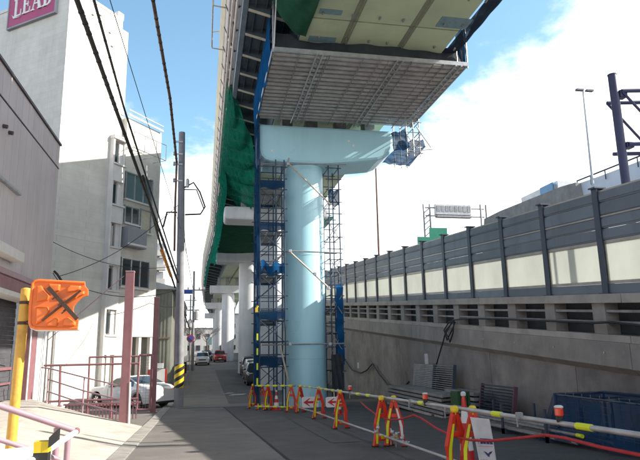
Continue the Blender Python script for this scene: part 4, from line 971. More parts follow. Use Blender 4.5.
mb = MB(); c = pp(9.2); mb.lathe((c.x+.28,26.9,9.0), [(.05,0),(.08,.03),(.08,.35),(.04,.42)], 10); obj('splice_case', mb, 'galv', up1)
mb = MB(); mb.tube([pp(.9)+Vector((-.2,-.03,0)), pp(3.5)+Vector((-.18,-.03,0))], .035, 8); obj('cable_duct', mb, 'mauve_rail', up1)
up2 = upole('far dark power pole with a cross arm above the shops', Vector((-.97,60,gz(60))), Vector((-1.05,60,9.5)), .14, 'galv_dull')
for z, hw in ((7.6,1.2),(5.6,.6)):
    mb = MB(); mb.bar((-1.05-hw,60,z),(-1.05+hw,60,z), .12, .12); each('cross_arm', mb, 'galv_dull', up2)
mb = MB()
for x in (-2.1,-1.6,-.5,0): mb.lathe((x,60,7.65), [(.06,0),(.1,.1),(.04,.28)], 8)
each('insulator', mb, 'white_paint', up2)
mb = MB(); mb.lathe((-.75,60,4.6), [(.2,0),(.26,.05),(.26,.8),(.1,.9)], 12); mb.lathe((-1.35,60,3.9), [(.16,0),(.2,.05),(.2,.7),(.1,.8)], 12); each('transformer', mb, 'galv', up2)
up3 = upole('farthest utility pole, thin, beyond the cross arm pole', Vector((-1.8,84,gz(84))), Vector((-1.85,84,9.4)), .13, 'galv_dull')
mb = MB(); mb.bar((-2.6,84,8.6),(-1.0,84,8.6), .1, .1); mb.bar((-2.4,84,7.7),(-1.2,84,7.7), .1, .1); each('cross_arm', mb, 'galv_dull', up3)
up4 = upole('slim pale pole beside the shed', Vector((-1.75,50,gz(50))), Vector((-1.85,50,6.5)), .09, 'galv')
mb = MB(); mb.box(-2.1,-1.6,49.9,50.1,4.6,5.1); obj('junction_box', mb, 'galv_dull', up4)

def cable(label, pts, r, m='cable_black', sag=0.0, wrap=0, n=14, name='power_cable', cat='cable'):
    P = [Vector(p) for p in pts]; Q = []
    for a, b in zip(P, P[1:]):
        for i in range(n):
            t = i/n; q = a.lerp(b, t); q.z -= sag*4*t*(1-t); Q.append(q)
    Q.append(P[-1]); mb = MB(); mb.tube(Q, r, 7)
    o = obj(name, mb, m, smooth=True); tag(o, label, cat)
    if wrap:
        for k in range(wrap):
            i = int((k+.5)*len(Q)/wrap); d = (Q[min(i+1,len(Q)-1)]-Q[max(i-1,0)]).normalized(); b2 = MB(); b2.tube([Q[i]-d*.03, Q[i]+d*.03], r*1.16, 7); obj('cable_clip', b2, 'cable_black', o)
    return o
def ext(a, b, k): a, b = Vector(a), Vector(b); return a + (a-b)*k
a = (-2.325, 10, 7.67); b = pp(4.6)+Vector((-.1,-.2,0)); m_ = (-2.383, 15.6, 7.811)
cable('thickest black cable bundle slanting across the white tower to the pole', [ext(a,m_,1.0), a, m_, b], .050, wrap=30)
a = (-2.041, 10, 7.701); m_ = (-2.223, 15.5, 7.98)
cable('thinner black cable just right of the thick bundle across the tower', [ext(a,m_,1.0), a, m_, pp(4.9)+Vector((-.1,-.2,0))], .028, wrap=20)
a = (-2.124, 12, 8.975)
cable('thinnest wire descending past the top right of the tower', [ext(a,b,.5), a, pp(7.0)], .010)
a = (-1.54, 15, 10.963); m_ = (-1.398, 21, 10.78)
cable('rust brown spiral wrapped cable coming down to the pole top', [ext(a,m_,1.0), a, m_, pp(10.2)+Vector((-.22,-.15,0))], .052, 'cable_brown', wrap=36)
cable('brown cable running down the pole side', [pp(10.2)+Vector((-.22,-.15,0)), pp(8.4)+Vector((-.26,-.12,0)), pp(6.0)+Vector((-.27,-.12,0))], .05, 'cable_brown')
# yellow and orange guarded cable passing behind the pole
a, b = Vector((-2.412, 26, 7.531)), Vector((-1.583, 40, 5.438))
cable('dark cable with orange cover falling towards the far shops', [(-2.349, 22, 8.023), (-2.164, 29, 6.74), (-1.705, 40, 5.173), (-1.305, 60, 3.654)], .055, wrap=16)
cable('short orange cable guard hanging left of the pole', [(-2.117, 29.5, 6.48), (-1.977, 31, 6.106), (-1.868, 34, 5.754)], .085, 'cable_orange')
cable('thin wire crossing from building to pole at roof height of the shed', [(-4.595, 30, 3.341), (-2.523, 29, 3.832), pp(3.5)], .014, sag=.1)
cable('lower thin wire looping across the grey tower face', [(-5.551, 23.2, 4.492), (-4.917, 26, 4.185), pp(4.3)], .016, sag=.35)
cable('thin wire rising from the clad building to the pole', [(-5.63, 23.2, 5.666), pp(5.4)], .012, sag=.5)
cable('wire from tower corner bracket to the utility pole', [(-5.481, 24, 4.48), (-3.593, 26, 5.865), pp(8.3)], .014, sag=.1)
cable('upper far wire between the far poles', [pp(9.8), (-1.6,60,7.9), (-1.9,84,8.7), (-2,130,10)], .016, sag=.35)
cable('lower far wire between the far poles', [pp(7.6), (-.6,60,5.7), (-1.4,84,7.8), (-1.5,130,9)], .018, sag=.4)
cable('third far wire sagging toward the street end', [pp(6.4), (-1.8,60,4.9), (-1.7,84,6.0), (-1.5,130,7)], .022, sag=.4)
cable('pinkish guy wire from the pink post down to the apron', [(-2.337, 18, 3.745), (-4.908, 20.5, 1.973)], .014, 'mauve_rail')
mb = MB(); q = Vector((-5.521, 23.2, 4.567)); mb.tube([q, q+Vector((.12,0,-.12)), q+Vector((.30,-.02,-.38))], .045, 7); tag(obj('cable_bracket', mb, 'black'), 'small black cable dead-end clamp at the corner of the clad building', 'bracket')

# ================================================================ LEFT RAILINGS AND POSTS
# tall pink steel posts
for lb, x, y, zt, r in (('taller pink steel post at the railing end on the apron', -2.16, 18.0, 3.86, .115), ('shorter dark pink steel post beside the gate frames', -1.83, 24.0, 3.63, .10)):
    t = thing('steel_post', lb, 'post', (x,y,gz(y)), 'pink steel posts of the car park')
    mb = MB(); mb.box(x-r,x-r+.03,y-r,y+r,gz(y),zt); mb.box(x+r-.03,x+r,y-r,y+r,gz(y),zt); mb.box(x-r+.031,x+r-.031,y-.015,y+.015,gz(y),zt); mb.box(x-r+.031,x+r-.031,y-r-.0,y-r+.02,gz(y),zt); obj('flange', mb, 'pink_steel', t)
    mb = MB(); mb.box(x-r-.01,x+r+.01,y-r-.01,y+r+.01,zt,zt+.03); obj('cap', mb, 'mauve_rail', t)
    mb = MB(); mb.box(x-r-.08,x+r+.08,y-r-.08,y+r+.08,gz(y),gz(y)+.03); obj('base_plate', mb, 'pink_steel', t)
mb = MB()
sw = thing('steel_post', 'thin white post strip fixed beside the taller pink post', 'post', (-2.0,17.9,gz(18)))
mb.tube([(-2.0,17.9,gz(18)),(-2.02,17.9,.7)], .03, 8); obj('tube', mb, 'white_paint', sw)
def rail_thing(name, label, posts, rails, r, m, cat='railing', group=None, extra=None):
    """posts: list of (foot, head); rails: list of point lists"""
    t = thing(name, label, cat, tuple(posts[0][0]), group)
    for a, b in posts:
        mb = MB(); mb.tube([a, b], r*1.1, 8); obj('post', mb, m, t, smooth='auto')
        mb = MB(); mb.lathe((a[0],a[1],a[2]), [(r*2.3,0),(r*2.3,.03),(r*1.2,.05)], 8); obj('post_foot', mb, m, t)
    for q in rails:
        mb = MB(); mb.tube(q, r, 8); obj('rail', mb, m, t, smooth='auto')
    return t
p1 = Vector((-2.08,18.0,-.56)); p2 = Vector((-3.42,18.8,-.27)); p3 = Vector((-4.70,20.0,.04))
H_ = Vector((0,0,1.1)); hz = lambda k: Vector((0,0,k))
rail_thing('handrail', 'mauve three-bar handrail sloping along the edge of the apron', [(p1,p1+H_),(p2,p2+H_),(p3,p3+hz(1.05))],
    [[p1+H_,p2+H_,p3+hz(1.05),p3+Vector((-.25,.1,1.08))], [p1+hz(.72),p2+hz(.72),p3+hz(.72)], [p1+hz(.36),p2+hz(.36),p3+hz(.36)]], .021, 'mauve_rail')
q1, q2, q3 = Vector((-4.45,20.6,-.12)), Vector((-3.3,20.6,gz(20.6))), Vector((-1.98,20.6,gz(20.6)))
t = rail_thing('barrier_frame', 'thicker pink square bar frame behind the sloping handrail', [(q1,Vector((-4.5,20.6,1.17)))], [[Vector((-5.0,20.6,1.17)),Vector((-2.05,20.6,1.17))],[Vector((-4.9,20.6,.05)),Vector((-2.05,20.6,.05))]], .034, 'pink_steel')
rail_thing('barrier_frame', 'tall thin pink rectangular frame in front of the white saloon bonnet', [(Vector((-3.75,21.5,gz(21.5))),Vector((-3.78,21.5,1.40))),(Vector((-3.0,21.5,gz(21.5))),Vector((-3.02,21.5,1.40)))],
    [[Vector((-3.8,21.5,1.40)),Vector((-2.2,21.5,1.40))],[Vector((-3.8,21.5,-.2)),Vector((-2.2,21.5,-.2))]], .03, 'pink_steel')
# gate leaves with mesh
def gate(label, x0, x1, y, z0, z1):
    t = thing('mesh_gate', label, 'gate', (x0,y,gz(y)), 'pink framed mesh gates')
    for a, b in (((x0,y,z0),(x0,y,z1)),((x1,y,z0),(x1,y,z1)),((x0,y,z0),(x1,y,z0)),((x0,y,z1),(x1,y,z1))):
        mb = MB(); mb.tube([a, b], .045, 8); obj('frame_bar', mb, 'pink_steel', t, smooth='auto')
    mb = MB(); k = x0+.1
    while k < x1: mb.box(k-.004,k+.004,y-.004,y+.004,z0,z1); k += .1
    k = z0+.1
    while k < z1: mb.box(x0,x1,y+.0041,y+.012,k-.004,k+.004); k += .1
    s = obj('wire_mesh', mb, 'galv_dull', t); s['kind'] = 'stuff'
g_ = Vector((-2.367, 23.5, -0.384)), Vector((-1.896, 23.5, 1.425))
gate('upright pink mesh gate leaf in front of the white saloon rear wheel', g_[0].x, g_[1].x, 23.5, gz(23.5)+.15, g_[1].z)
# striped bar grille on the drop beside the apron
t = thing('bar_grille', 'low dark pink upright bar grille below the apron edge', 'grille', (-3.2,20.9,gz(21)))
for i in range(22):
    x = -4.35+i*.105; mb = MB(); mb.box(x,x+.035,20.93,20.97,gz(21)+.02,-.12); obj('bar', mb, 'pink_steel', t)
mb = MB(); mb.box(-4.4,-2.0,20.9,21.0,-.12,-.07); obj('top_bar', mb, 'pink_steel', t)

# foreground pipe rail
A = Vector((-1.326, 7, 0.691)); Bv = Vector((-2.269, 6.6, 1.114))
fr = thing('pipe_rail', 'mauve pipe guard rail crossing the lower left corner', 'railing', (A.x,A.y,gz(7)))
mb = MB(); mb.tube([Bv, A], .032, 12); obj('top_rail', mb, 'mauve_rail', fr, smooth='auto')
mb = MB(); mb.tube([Vector((-2.239, 6.6, 0.79)), Vector((-1.789, 6.75, 0.587)), Vector((-1.448, 6.9, 0.419))], .025, 10); obj('lower_rail', mb, 'mauve_rail', fr, smooth='auto')
pA = Vector((-1.51, 6.95, 0.736))
mb = MB(); mb.tube([(pA.x,pA.y,gz(7)), pA], .032, 10); obj('post', mb, 'mauve_rail', fr, smooth='auto')
pB = Vector((-1.364, 6.8, 0.668))
mb = MB(); mb.tube([A+Vector((.0,-.02,-.01)), Vector((-1.319, 6, 0.684)), Vector((-1.311, 5.2, 0.682))], .03, 10); obj('end_rail', mb, 'white_paint', fr, smooth='auto')
mb = MB(); mb.tube([(pB.x,pB.y,gz(6.8)), pB], .03, 10); obj('post', mb, 'mauve_rail', fr, smooth='auto')
mb = MB(); mb.lathe((A.x,A.y,A.z-.035), [(.02,0),(.04,.02),(.04,.055),(.02,.07)], 10); obj('end_cap', mb, 'pink_steel', fr)
# white guard plate (end of a crash barrier)
gp_ = thing('guard_rail', 'white curved guard rail plate in the bottom left corner', 'guard rail', (-1.9,5.6,gz(5.6)))
Pp = [Vector((-1.889, 5.4, 0.754)), Vector((-1.587, 5.5, 0.743)), Vector((-1.421, 5.6, 0.739)), Vector((-1.315, 5.65, 0.747)), Vector((-1.268, 5.7, 0.709))]
prof = [(0,0),(.035,-.03),(.035,-.10),(0,-.15),(0,-.19),(.035,-.24),(.035,-.31),(0,-.34)]
vs_ = [p+Vector((0,-dy,dz)) for p in Pp for dy, dz in prof]; n_ = len(prof)
mb = MB(); mb.add(vs_, [(i*n_+j, (i+1)*n_+j, (i+1)*n_+j+1, i*n_+j+1) for i in range(len(Pp)-1) for j in range(n_-1)])
o = obj('beam', mb, 'white_paint', gp_, smooth=True); so = o.modifiers.new('solid','SOLIDIFY'); so.thickness = .006
mb = MB(); mb.tube([(-1.9,5.75,gz(5.7)),(-1.9,5.75,.66)], .05, 10); obj('post', mb, 'white_paint', gp_)
# yellow and black hazard post
hp_ = Vector((-1.251, 5.3, 0.822))
hz_ = thing('hazard_post', 'yellow and black taped post top beside the white guard rail', 'post', (hp_.x,hp_.y,gz(5.3)))
for i in range(9):
    z1_ = hp_.z-.0-i*.085; z0_ = z1_-.083
    mb = MB(); mb.box(hp_.x-.055,hp_.x+.055,hp_.y-.05,hp_.y+.05,z0_,z1_); obj('band', mb, 'yellow' if i%2 == 0 else 'black', hz_)
mb = MB(); mb.box(hp_.x-.045,hp_.x+.045,hp_.y-.04,hp_.y+.04,gz(5.3),hp_.z-.76); obj('post', mb, 'mauve_rail', hz_)
mb = MB(); mb.prism([(hp_.x+.056,hp_.y-.06,hp_.z-.05),(hp_.x+.056,hp_.y-.06,hp_.z+.03),(hp_.x+.115,hp_.y-.04,hp_.z+.09),(hp_.x+.115,hp_.y-.04,hp_.z-.0)], (0,.09,0)); obj('flap', mb, 'black', hz_)

# ================================================================ ROAD MIRROR (seen from behind)
mr = thing('road_mirror', 'back of a broken orange road mirror with black cross brace on yellow pole', 'traffic mirror', (-2.52,9.05,gz(9)))
mb = MB(); mb.tube([(-2.57,9.12,gz(9)), (-2.53,9.12,2.43)], .068, 16); obj('pole', mb, 'yellow_pole', mr, smooth='auto')
mb = MB(); mb.lathe((-2.53,9.12,2.43), [(.07,0),(.06,.02),(.02,.03)], 14); obj('pole_cap', mb, 'yellow_pole', mr)
def mpt(x, y, d=0.0): return MP[0] + MX*(x-31) + MZ*(329-y) + Vector((0,-1,0))*d
a, bx_, bz_ = Vector((-2.39, 9, 1.864)), Vector((-1.628, 9, 1.855)), Vector((-2.441, 9, 2.558))
MP = [a]; MX = (bx_-a)/57; MZ = (bz_-a)/49
outl = [(33.5,283),(36,280.8),(40,280.2),(62,281.2),(86,282.2),(86.5,286),(89.3,289),(89.2,295.4),(84,297),(80.6,299.8),(77,303),(74.6,306),(73.6,310.5),(75.5,315.5),(79,320.5),(78,328.3),(58,328.6),(36,328.3),(31.8,326.5),(30.4,323),(31,305)]
mb = MB(); mb.prism([mpt(x,y,.0) for x,y in outl], Vector((0,-.03,0))); obj('shell', mb, 'orange_plastic', mr, bevel=.006)
# raised rim on the unbroken sides
rim = [(78,328.3),(58,328.6),(36,328.3),(31.8,326.5),(30.4,323),(31,305),(33.5,283.5),(36,281.2),(40,280.6),(62,281.6),(86,282.6)]
mb = MB(); mb.tube([mpt(x,y,.03) for x,y in rim], .022, 8); obj('rim', mb, 'orange_plastic', mr, smooth='auto')
mb = MB(); mb.tube([mpt(x,y,-.03) for x,y in [(79,329.6),(58,330),(36,329.8),(30.6,327.5),(29,323)]], .018, 8); obj('rim_edge', mb, 'white_paint', mr, smooth='auto')
pads = [[(37,286),(42,285),(47,292),(51,296),(49,301),(37,303)],[(49,283.5),(62,284),(61,291),(55,293.5),(50,291)],[(71,285),(83,285.5),(82,289.5),(76,292),(67,293),(67,288)],[(36,307),(49,306.5),(50.5,312),(45,321),(36,326)],
        [(46,325),(56,317.5),(60,318.5),(58,326.5),(48,326.8)],[(62,326),(64,318.5),(69,317),(77,322.5),(76.5,326.5)],[(79,292),(86,290.5),(86,294),(80,296.5),(76,300),(74.5,299)]]
for P in pads:
    cx_ = sum(p[0] for p in P)/len(P); cy_ = sum(p[1] for p in P)/len(P)
    mb = MB(); n = len(P); A1 = [mpt(x,y,.03) for x,y in P]; B1 = [mpt(cx_+(x-cx_)*.78,cy_+(y-cy_)*.78,.075) for x,y in P]
    mb.add(A1+B1, [tuple(range(n,2*n))]+[(i,(i+1)%n,n+(i+1)%n,n+i) for i in range(n)]+[tuple(range(n-1,-1,-1))]); obj('raised_pad', mb, 'orange_plastic', mr, bevel=.012)
mb = MB(); mb.bar(mpt(50,288,.10),mpt(78.5,319.5,.10),.055,.03,(0,-1,0)); obj('cross_bar', mb, 'black_steel', mr)
mb = MB(); mb.bar(mpt(43.5,321,.082),mpt(82.5,290.5,.082),.026,.03,(0,-1,0)); obj('cross_bar', mb, 'black_steel', mr)
mb = MB()
for p in ((57,298),(62.5,304),(68,309.5),(66,312)): c = mpt(*p,.12); mb.obox(c,(.035,0,.03),(.006,0,-.006),(0,.012,0))
each('bolt_plate', mb, 'black_steel', mr)
mb = MB(); mb.tube([(-2.53,9.1,2.25), mpt(48,305,-.03)], .03, 8); mb.tube([(-2.53,9.1,1.95), mpt(45,318,-.03)], .025, 8); obj('clamp_arm', mb, 'black_steel', mr)
mb = MB(); mb.lathe((-2.53,9.12,2.22), [(.075,0),(.075,.04),(.07,.045)], 16); obj('clamp_band', mb, 'black_steel', mr)
mb = MB(); mb.lathe((-2.535,9.12,1.93), [(.075,0),(.075,.04),(.07,.045)], 16); obj('clamp_band', mb, 'black_steel', mr)

# ================================================================ VEHICLES
def lerpt(v, pts): return interp(v, pts)
def car(name, label, cat, Lc, Wc, Hc, paint, kind='sedan', group=None):
    t = thing(name, label, cat, (0,0,0), group); L2 = Lc/2; hw = Wc/2
    if kind == 'sedan':
        top = [(-L2,.52*Hc),(-L2+.12,.575*Hc),(-L2+.5,.64*Hc),(-L2+1.25,.68*Hc),(-L2+1.95,.955*Hc),(-L2+2.5,Hc),(L2-1.55,.985*Hc),(L2-.75,.75*Hc),(L2-.25,.72*Hc),(L2-.06,.67*Hc),(L2,.58*Hc)]
        belt = [(-L2,.50*Hc),(-L2+.5,.60*Hc),(-L2+1.2,.63*Hc),(L2-.6,.69*Hc),(L2,.56*Hc)]; gA, gB = -L2+1.2, L2-.72; fA, rB = -L2+2.2, L2-1.5
    else:
        top = [(-L2,.50*Hc),(-L2+.10,.55*Hc),(-L2+.75,.61*Hc),(-L2+1.35,.93*Hc),(-L2+1.8,Hc),(L2-.55,.985*Hc),(L2-.18,.93*Hc),(L2-.02,.6*Hc),(L2,.55*Hc)]
        belt = [(-L2,.48*Hc),(-L2+.7,.57*Hc),(L2-.1,.60*Hc),(L2,.54*Hc)]; gA, gB = -L2+.7, L2-.05; fA, rB = -L2+1.5, L2-.3
    wr = .30 if kind == 'sedan' else .275; wf, wb = -L2+.78, L2-.80 if kind == 'sedan' else L2-.60
    if kind != 'sedan': wf = -L2+.6
    nst = 92; xs = [-L2+Lc*i/(nst-1) for i in range(nst)]; rings = []; info = []
    for x in xs:
        e = max(0, 1-(L2-abs(x))/.5); wsc = 1-.16*e*e; T = lerpt(x, top); Bz = min(lerpt(x, belt), T-.02)
        green = T-Bz > .10 and gA < x < gB
        zb = .19+.06*e
        for wc in (wf, wb):
            if abs(x-wc) < wr+.055: zb = max(zb, wr+math.sqrt((wr+.055)**2-(x-wc)**2))
        gh = (T-Bz)/(Hc*.36) if green else 0
        wroof = hw*wsc*(.965-.20*min(1,gh))
        mid = (zb+Bz)/2
        r = [(.90*hw*wsc,zb),(.985*hw*wsc,zb+(mid-zb)*.35),(hw*wsc,mid),(.99*hw*wsc,mid+(Bz-mid)*.55),(.955*hw*wsc,Bz)]
        if green: r += [(wroof+(.955*hw*wsc-wroof)*.08,Bz+(T-Bz)*.86),(wroof-.05,Bz+(T-Bz)*.97),(wroof*.62,T+.0),(0,T+.012)]
        else: r += [(.90*hw*wsc,Bz+(T-Bz)*.55),(.80*hw*wsc,Bz+(T-Bz)*.85),(.5*hw*wsc,T),(0,T+.008)]
        rings.append(r); info.append((x,green,T,Bz))
    nr = len(rings[0]); full = []
    for x, r in zip(xs, rings):
        full.append([(x,-y,z) for y,z in r] + [(x,y,z) for y,z in reversed(r[:-1])])
    m = len(full[0]); verts = [p for g in full for p in g]
    parts = {'body':[], 'side_window':[], 'windscreen':[], 'rear_window':[]}
    for i in range(nst-1):
        x = (xs[i]+xs[i+1])/2; gr = info[i][1] and info[i+1][1]
        for j in range(m-1):
            f = (i*m+j, (i+1)*m+j, (i+1)*m+j+1, i*m+j+1); jj = j if j < nr-1 else m-2-j
            key = 'body'
            if gr:
                pil = abs(x-(fA+rB)/2) < .05 or (kind != 'sedan' and abs(x-(rB-.35)) < .06)
                if jj == 4 and not pil and gA+.35 < x < gB-.30: key = 'side_window'
                if jj in (6,7) and x < fA and info[i][2]-info[i][3] < .36*Hc*.93 and x > gA+.08: key = 'windscreen'
                if jj in (6,7) and x > rB and x < gB-.04 and info[i][2] < .97*Hc: key = 'rear_window'
            parts[key].append(f)
    caps = [tuple(range(m-1,-1,-1)), tuple((nst-1)*m+j for j in range(m))]
    parts['body'] += caps
    for key, fs in parts.items():
        if not fs: continue
        used = sorted({v for f in fs for v in f}); idx = {v:k for k,v in enumerate(used)}
        mb = MB(); mb.add([verts[v] for v in used], [tuple(idx[v] for v in f) for f in fs])
        obj(key, mb, paint if key == 'body' else 'glass_dark', t, smooth='auto')
    mb = MB(); mb.box(-L2+.3,L2-.3,-hw*.80,hw*.80,.17,.5); obj('underbody', mb, 'black', t)
    for wc in (wf, wb):
        for s in (-1,1):
            mb = MB(); y0, y1 = s*(hw-.20), s*(hw-.01); n = 28
            pr = [(wr-.0,y0),(wr,y1-s*.03),(wr-.03,y1),(wr-.10,y1)]
            vs = [(wc+r*math.cos(2*math.pi*k/n), y, wr+r*math.sin(2*math.pi*k/n)) for r,y in [(.05,y0)]+pr for k in range(n)]
            fs = [(a*n+k,a*n+(k+1)%n,(a+1)*n+(k+1)%n,(a+1)*n+k) for a in range(4) for k in range(n)]
            mb.add(vs, fs); wh = obj('wheel', mb, 'rubber', t, smooth='auto')
            mb = MB(); mb.tube([(wc,y1-s*.09,wr),(wc,y1-s*.07,wr)], wr-.095, 24)
            for k in range(7):
                a = 2*math.pi*k/7; mb.bar((wc,y1-s*.025,wr),(wc+(wr-.10)*math.cos(a),y1-s*.03,wr+(wr-.10)*math.sin(a)), .05, .03, (0,1,0))
            mb.tube([(wc,y1-s*.04,wr),(wc,y1-s*.005,wr)], .05, 10); 
            rg = [(wc+(wr-.105)*math.cos(2*math.pi*k/24), y1-s*.02, wr+(wr-.105)*math.sin(2*math.pi*k/24)) for k in range(25)]
            mb.tube(rg, .016, 6, caps=False); obj('rim', mb, 'chrome', wh)
    for s in (-1,1):
        mb = MB(); z = .60*Hc*.80; mb.box(-L2-.0+.03,-L2+.16,s*hw*.52,s*hw*.80,.44*Hc,.53*Hc); obj('headlight', mb, 'lamp_clear', t, bevel=.02)
        mb = MB(); mb.box(L2-.20,L2-.0,s*hw*.55,s*hw*.865,.53*Hc,.61*Hc); obj('tail_light', mb, 'lamp_red', t, bevel=.02)
        mb = MB(); mb.box(gA+.55,gA+.68,s*(hw*.97),s*(hw+.15),.64*Hc,.71*Hc); obj('mirror', mb, paint, t, bevel=.02)
        mb = MB(); dx = (fA+rB)/2; 
        for xx in (dx-.2, dx+.75): mb.box(xx,xx+.13,s*(hw*.985),s*(hw+.012),.56*Hc,.575*Hc)
        each('door_handle', mb, 'chrome', t)
    for s in (-1,1):
        for xx in (fA-.62, (fA+rB)/2, rB+.02):
            mb = MB(); pts = [(xx,s*(hw*1.004),.30),(xx,s*(hw*1.006),.45*Hc),(xx,s*(hw*.985),.60*Hc)]; mb.tube(pts, .006, 4); obj('door_gap', mb, 'black', t)
    mb = MB(); mb.box(-L2-.015,-L2+.02,-.17,.17,.26*Hc,.33*Hc); mb.box(L2-.02,L2+.015,-.17,.17,.36*Hc,.43*Hc); each('number_plate', mb, 'white_paint', t)
    mb = MB(); mb.box(-L2-.012,-L2+.03,-hw*.5,hw*.5,.36*Hc,.44*Hc); mb.box(-L2-.005,-L2+.03,-hw*.7,hw*.7,.17*Hc,.23*Hc); obj('grille', mb, 'black', t)
    mb = MB(); mb.box(L2-.15,L2-.0+.012,-hw*.75,hw*.75,.15*Hc,.22*Hc); obj('rear_skirt', mb, 'black', t)
    mb = MB()
    for s in (-1,1): mb.box(wf+.4,wb-.4,s*hw*.93,s*hw*.985,.19,.24)
    each('sill_strip', mb, 'black', t)
    return t
def put(o, x, y, rz): o.location = (x, y, gz(y)+.008); o.rotation_euler = (0,0,rz); return o
put(car('parked_car', 'white saloon parked side-on behind the pink railings', 'car', 4.25, 1.66, 1.36, 'car_white'), -3.15, 28.4, R(-44))
def facing(o, y0, dy): # pitch with the slope
    o.rotation_euler.x = 0
red_ = put(car('car', 'red hatchback driving toward the camera at the far end of the street', 'car', 3.5, 1.6, 1.5, 'car_red', 'hatch'), 2.15, 79, R(90))
wh_ = put(car('car', 'small white hatchback at the left of the far red car', 'car', 3.6, 1.62, 1.5, 'car_white', 'hatch'), -.05, 71.5, R(90))
put(car('parked_car', 'dark hatchback parked nearest behind the blue scaffold tower', 'car', 3.5, 1.58, 1.5, 'car_dark', 'hatch', 'cars parked beside the piers'), 3.62, 41, R(90))
put(car('parked_car', 'white hatchback parked between two dark ones under the viaduct', 'car', 3.6, 1.62, 1.55, 'car_white', 'hatch', 'cars parked beside the piers'), 3.83, 45.3, R(90))
put(car('parked_car', 'dark saloon parked third from the scaffold tower, by the white pier', 'car', 3.5, 1.6, 1.6, 'car_dark', 'hatch', 'cars parked beside the piers'), 3.9, 50, R(90))
put(car('car', 'dark grey car behind the far white hatchback', 'car', 4.0, 1.65, 1.45, 'car_dark', 'hatch'), .45, 84, R(90))

# ================================================================ BARRICADES AND PIPES ON THE RIGHT
def aframe(proto=True):
    t = thing('barricade_stand', 'x', 'barricade', (0,0,0), 'orange red pipe barricade stands'); KX = .80
    # one plastic plate leg: two splayed legs joined by bars, local x along the pipe crosswise plane
    h = .82
    for s in (-1,1):
        mb = MB(); mb.prism([(s*.270,-.035,0),(s*.150,-.035,0),(s*.105,-.035,.28),(s*.112,-.035,.42),(s*.004,-.035,h-.06),(s*.004,-.035,h),(s*.07,-.035,h),(s*.215,-.035,.42),(s*.19,-.035,.28)], (0,.07,0)); obj('leg', mb, 'barricade_red', t, bevel=.008)
        mb = MB(); mb.box(s*.275,s*.145,-.045,.045,0,.025); obj('foot', mb, 'rubber', t)
    for z0, z1, w_ in ((h-.05,h+.03,.07),(.53,.60,.10),(.10,.18,.19)):
        mb = MB(); mb.box(-w_,w_,-.025,.025,z0,z1); obj('cross_plate', mb, 'barricade_red', t, bevel=.006)
    mb = MB(); mb.prism([(-.205,-.041,.06),(-.155,-.041,.06),(-.135,-.041,.36),(-.05,-.041,.70),(-.085,-.041,.70),(-.19,-.041,.38)], (0,.005,0)); obj('reflector_strip', mb, 'yellow_reflect', t)
    mb = MB(); mb.lathe((0,0,h+.03), [(.055,0),(.065,.02),(.065,.06),(.045,.085)], 12); mb.lathe((0,0,h+.0), [(.03,0),(.03,.11)], 8); obj('pipe_ring', mb, 'yellow', t)
    mb = MB(); mb.box(-.06,.06,-.035,.035,.13,.20); obj('lower_ring', mb, 'yellow', t, bevel=.01)
    for ch in t.children:
        for v in ch.data.vertices: v.co.x *= .82
    return t
fr0 = aframe()
def stand(lb, x, y, rzd):
    return place(fr0, (x, y, gz(y)+.01), R(rzd), lb)
stand('left barricade stand of the close pair at the middle of the pipe fence', 3.42, 11.35, 12)
stand('right barricade stand of the close pair, with white reflective strip, mid fence', 3.62, 11.2, -28)
stand('single barricade stand between the two arrow boards, right of the blue pier', 3.42, 14.9, 10)
stand('barricade stand just left of the white banner, nearest on the left of it', 3.42, 7.9, 14)
stand('nearest barricade stand partly under the white banner', 3.62, 7.75, -20)
stand('barricade stand right of the first arrow board at the foot of the blue pier', 3.48, 18.1, 8)
stand('tilted barricade stand touching the left edge of the first arrow board', 3.36, 20.9, 35)
stand('barricade stand at the inner left of the pier, before the first arrow board', 3.1, 21.3, -10)
stand('leftmost barricade stand at the foot of the blue scaffold tower', 1.98, 24.1, 15)
stand('second barricade stand from the left at the scaffold foot', 2.22, 22.9, -5)
stand('third barricade stand from the left, beside the small cone', 2.42, 22.6, 25)
# white strips on the right-hand stands of pairs
for o in [c for c in bpy.data.objects if c.get('label') and ('white reflective' in c['label'] or 'partly under the white' in c['label'])]:
    mb = MB(); mb.prism([(x_*.82,-.042,z_) for x_,z_ in ((.205,.06),(.155,.06),(.135,.36),(.05,.70),(.085,.70),(.19,.38))], (0,.005,0))
    sv = o.location.copy(); OFF[o.name] = (0,0,0); obj('white_strip', mb, 'white_paint', o)
pf_ = thing('pipe_fence', 'long galvanised pipe fence with yellow reflectors running along the barricade stands', 'pipe fence', (3.5,11,0))
path = [(3.52,3.2),(3.52,7.85),(3.5,11.2),(3.45,14.9),(3.45,18.1),(3.3,21.0)]
def pz(y, h): return gz(y)+h
def ppath(h, pts): return [Vector((x,y,pz(y,h))) for x,y in pts]
for (a, b) in zip(path, path[1:]):
    mb = MB(); mb.tube(ppath(.90,[a,b]), .026, 10); obj('top_pipe', mb, 'galv', pf_, smooth='auto')
for (a, b) in zip(path[1:], path[2:]):
    mb = MB(); mb.tube(ppath(.19,[(a[0]-.05,a[1]),(b[0]-.05,b[1])]), .024, 10); obj('lower_pipe', mb, 'galv', pf_, smooth='auto')
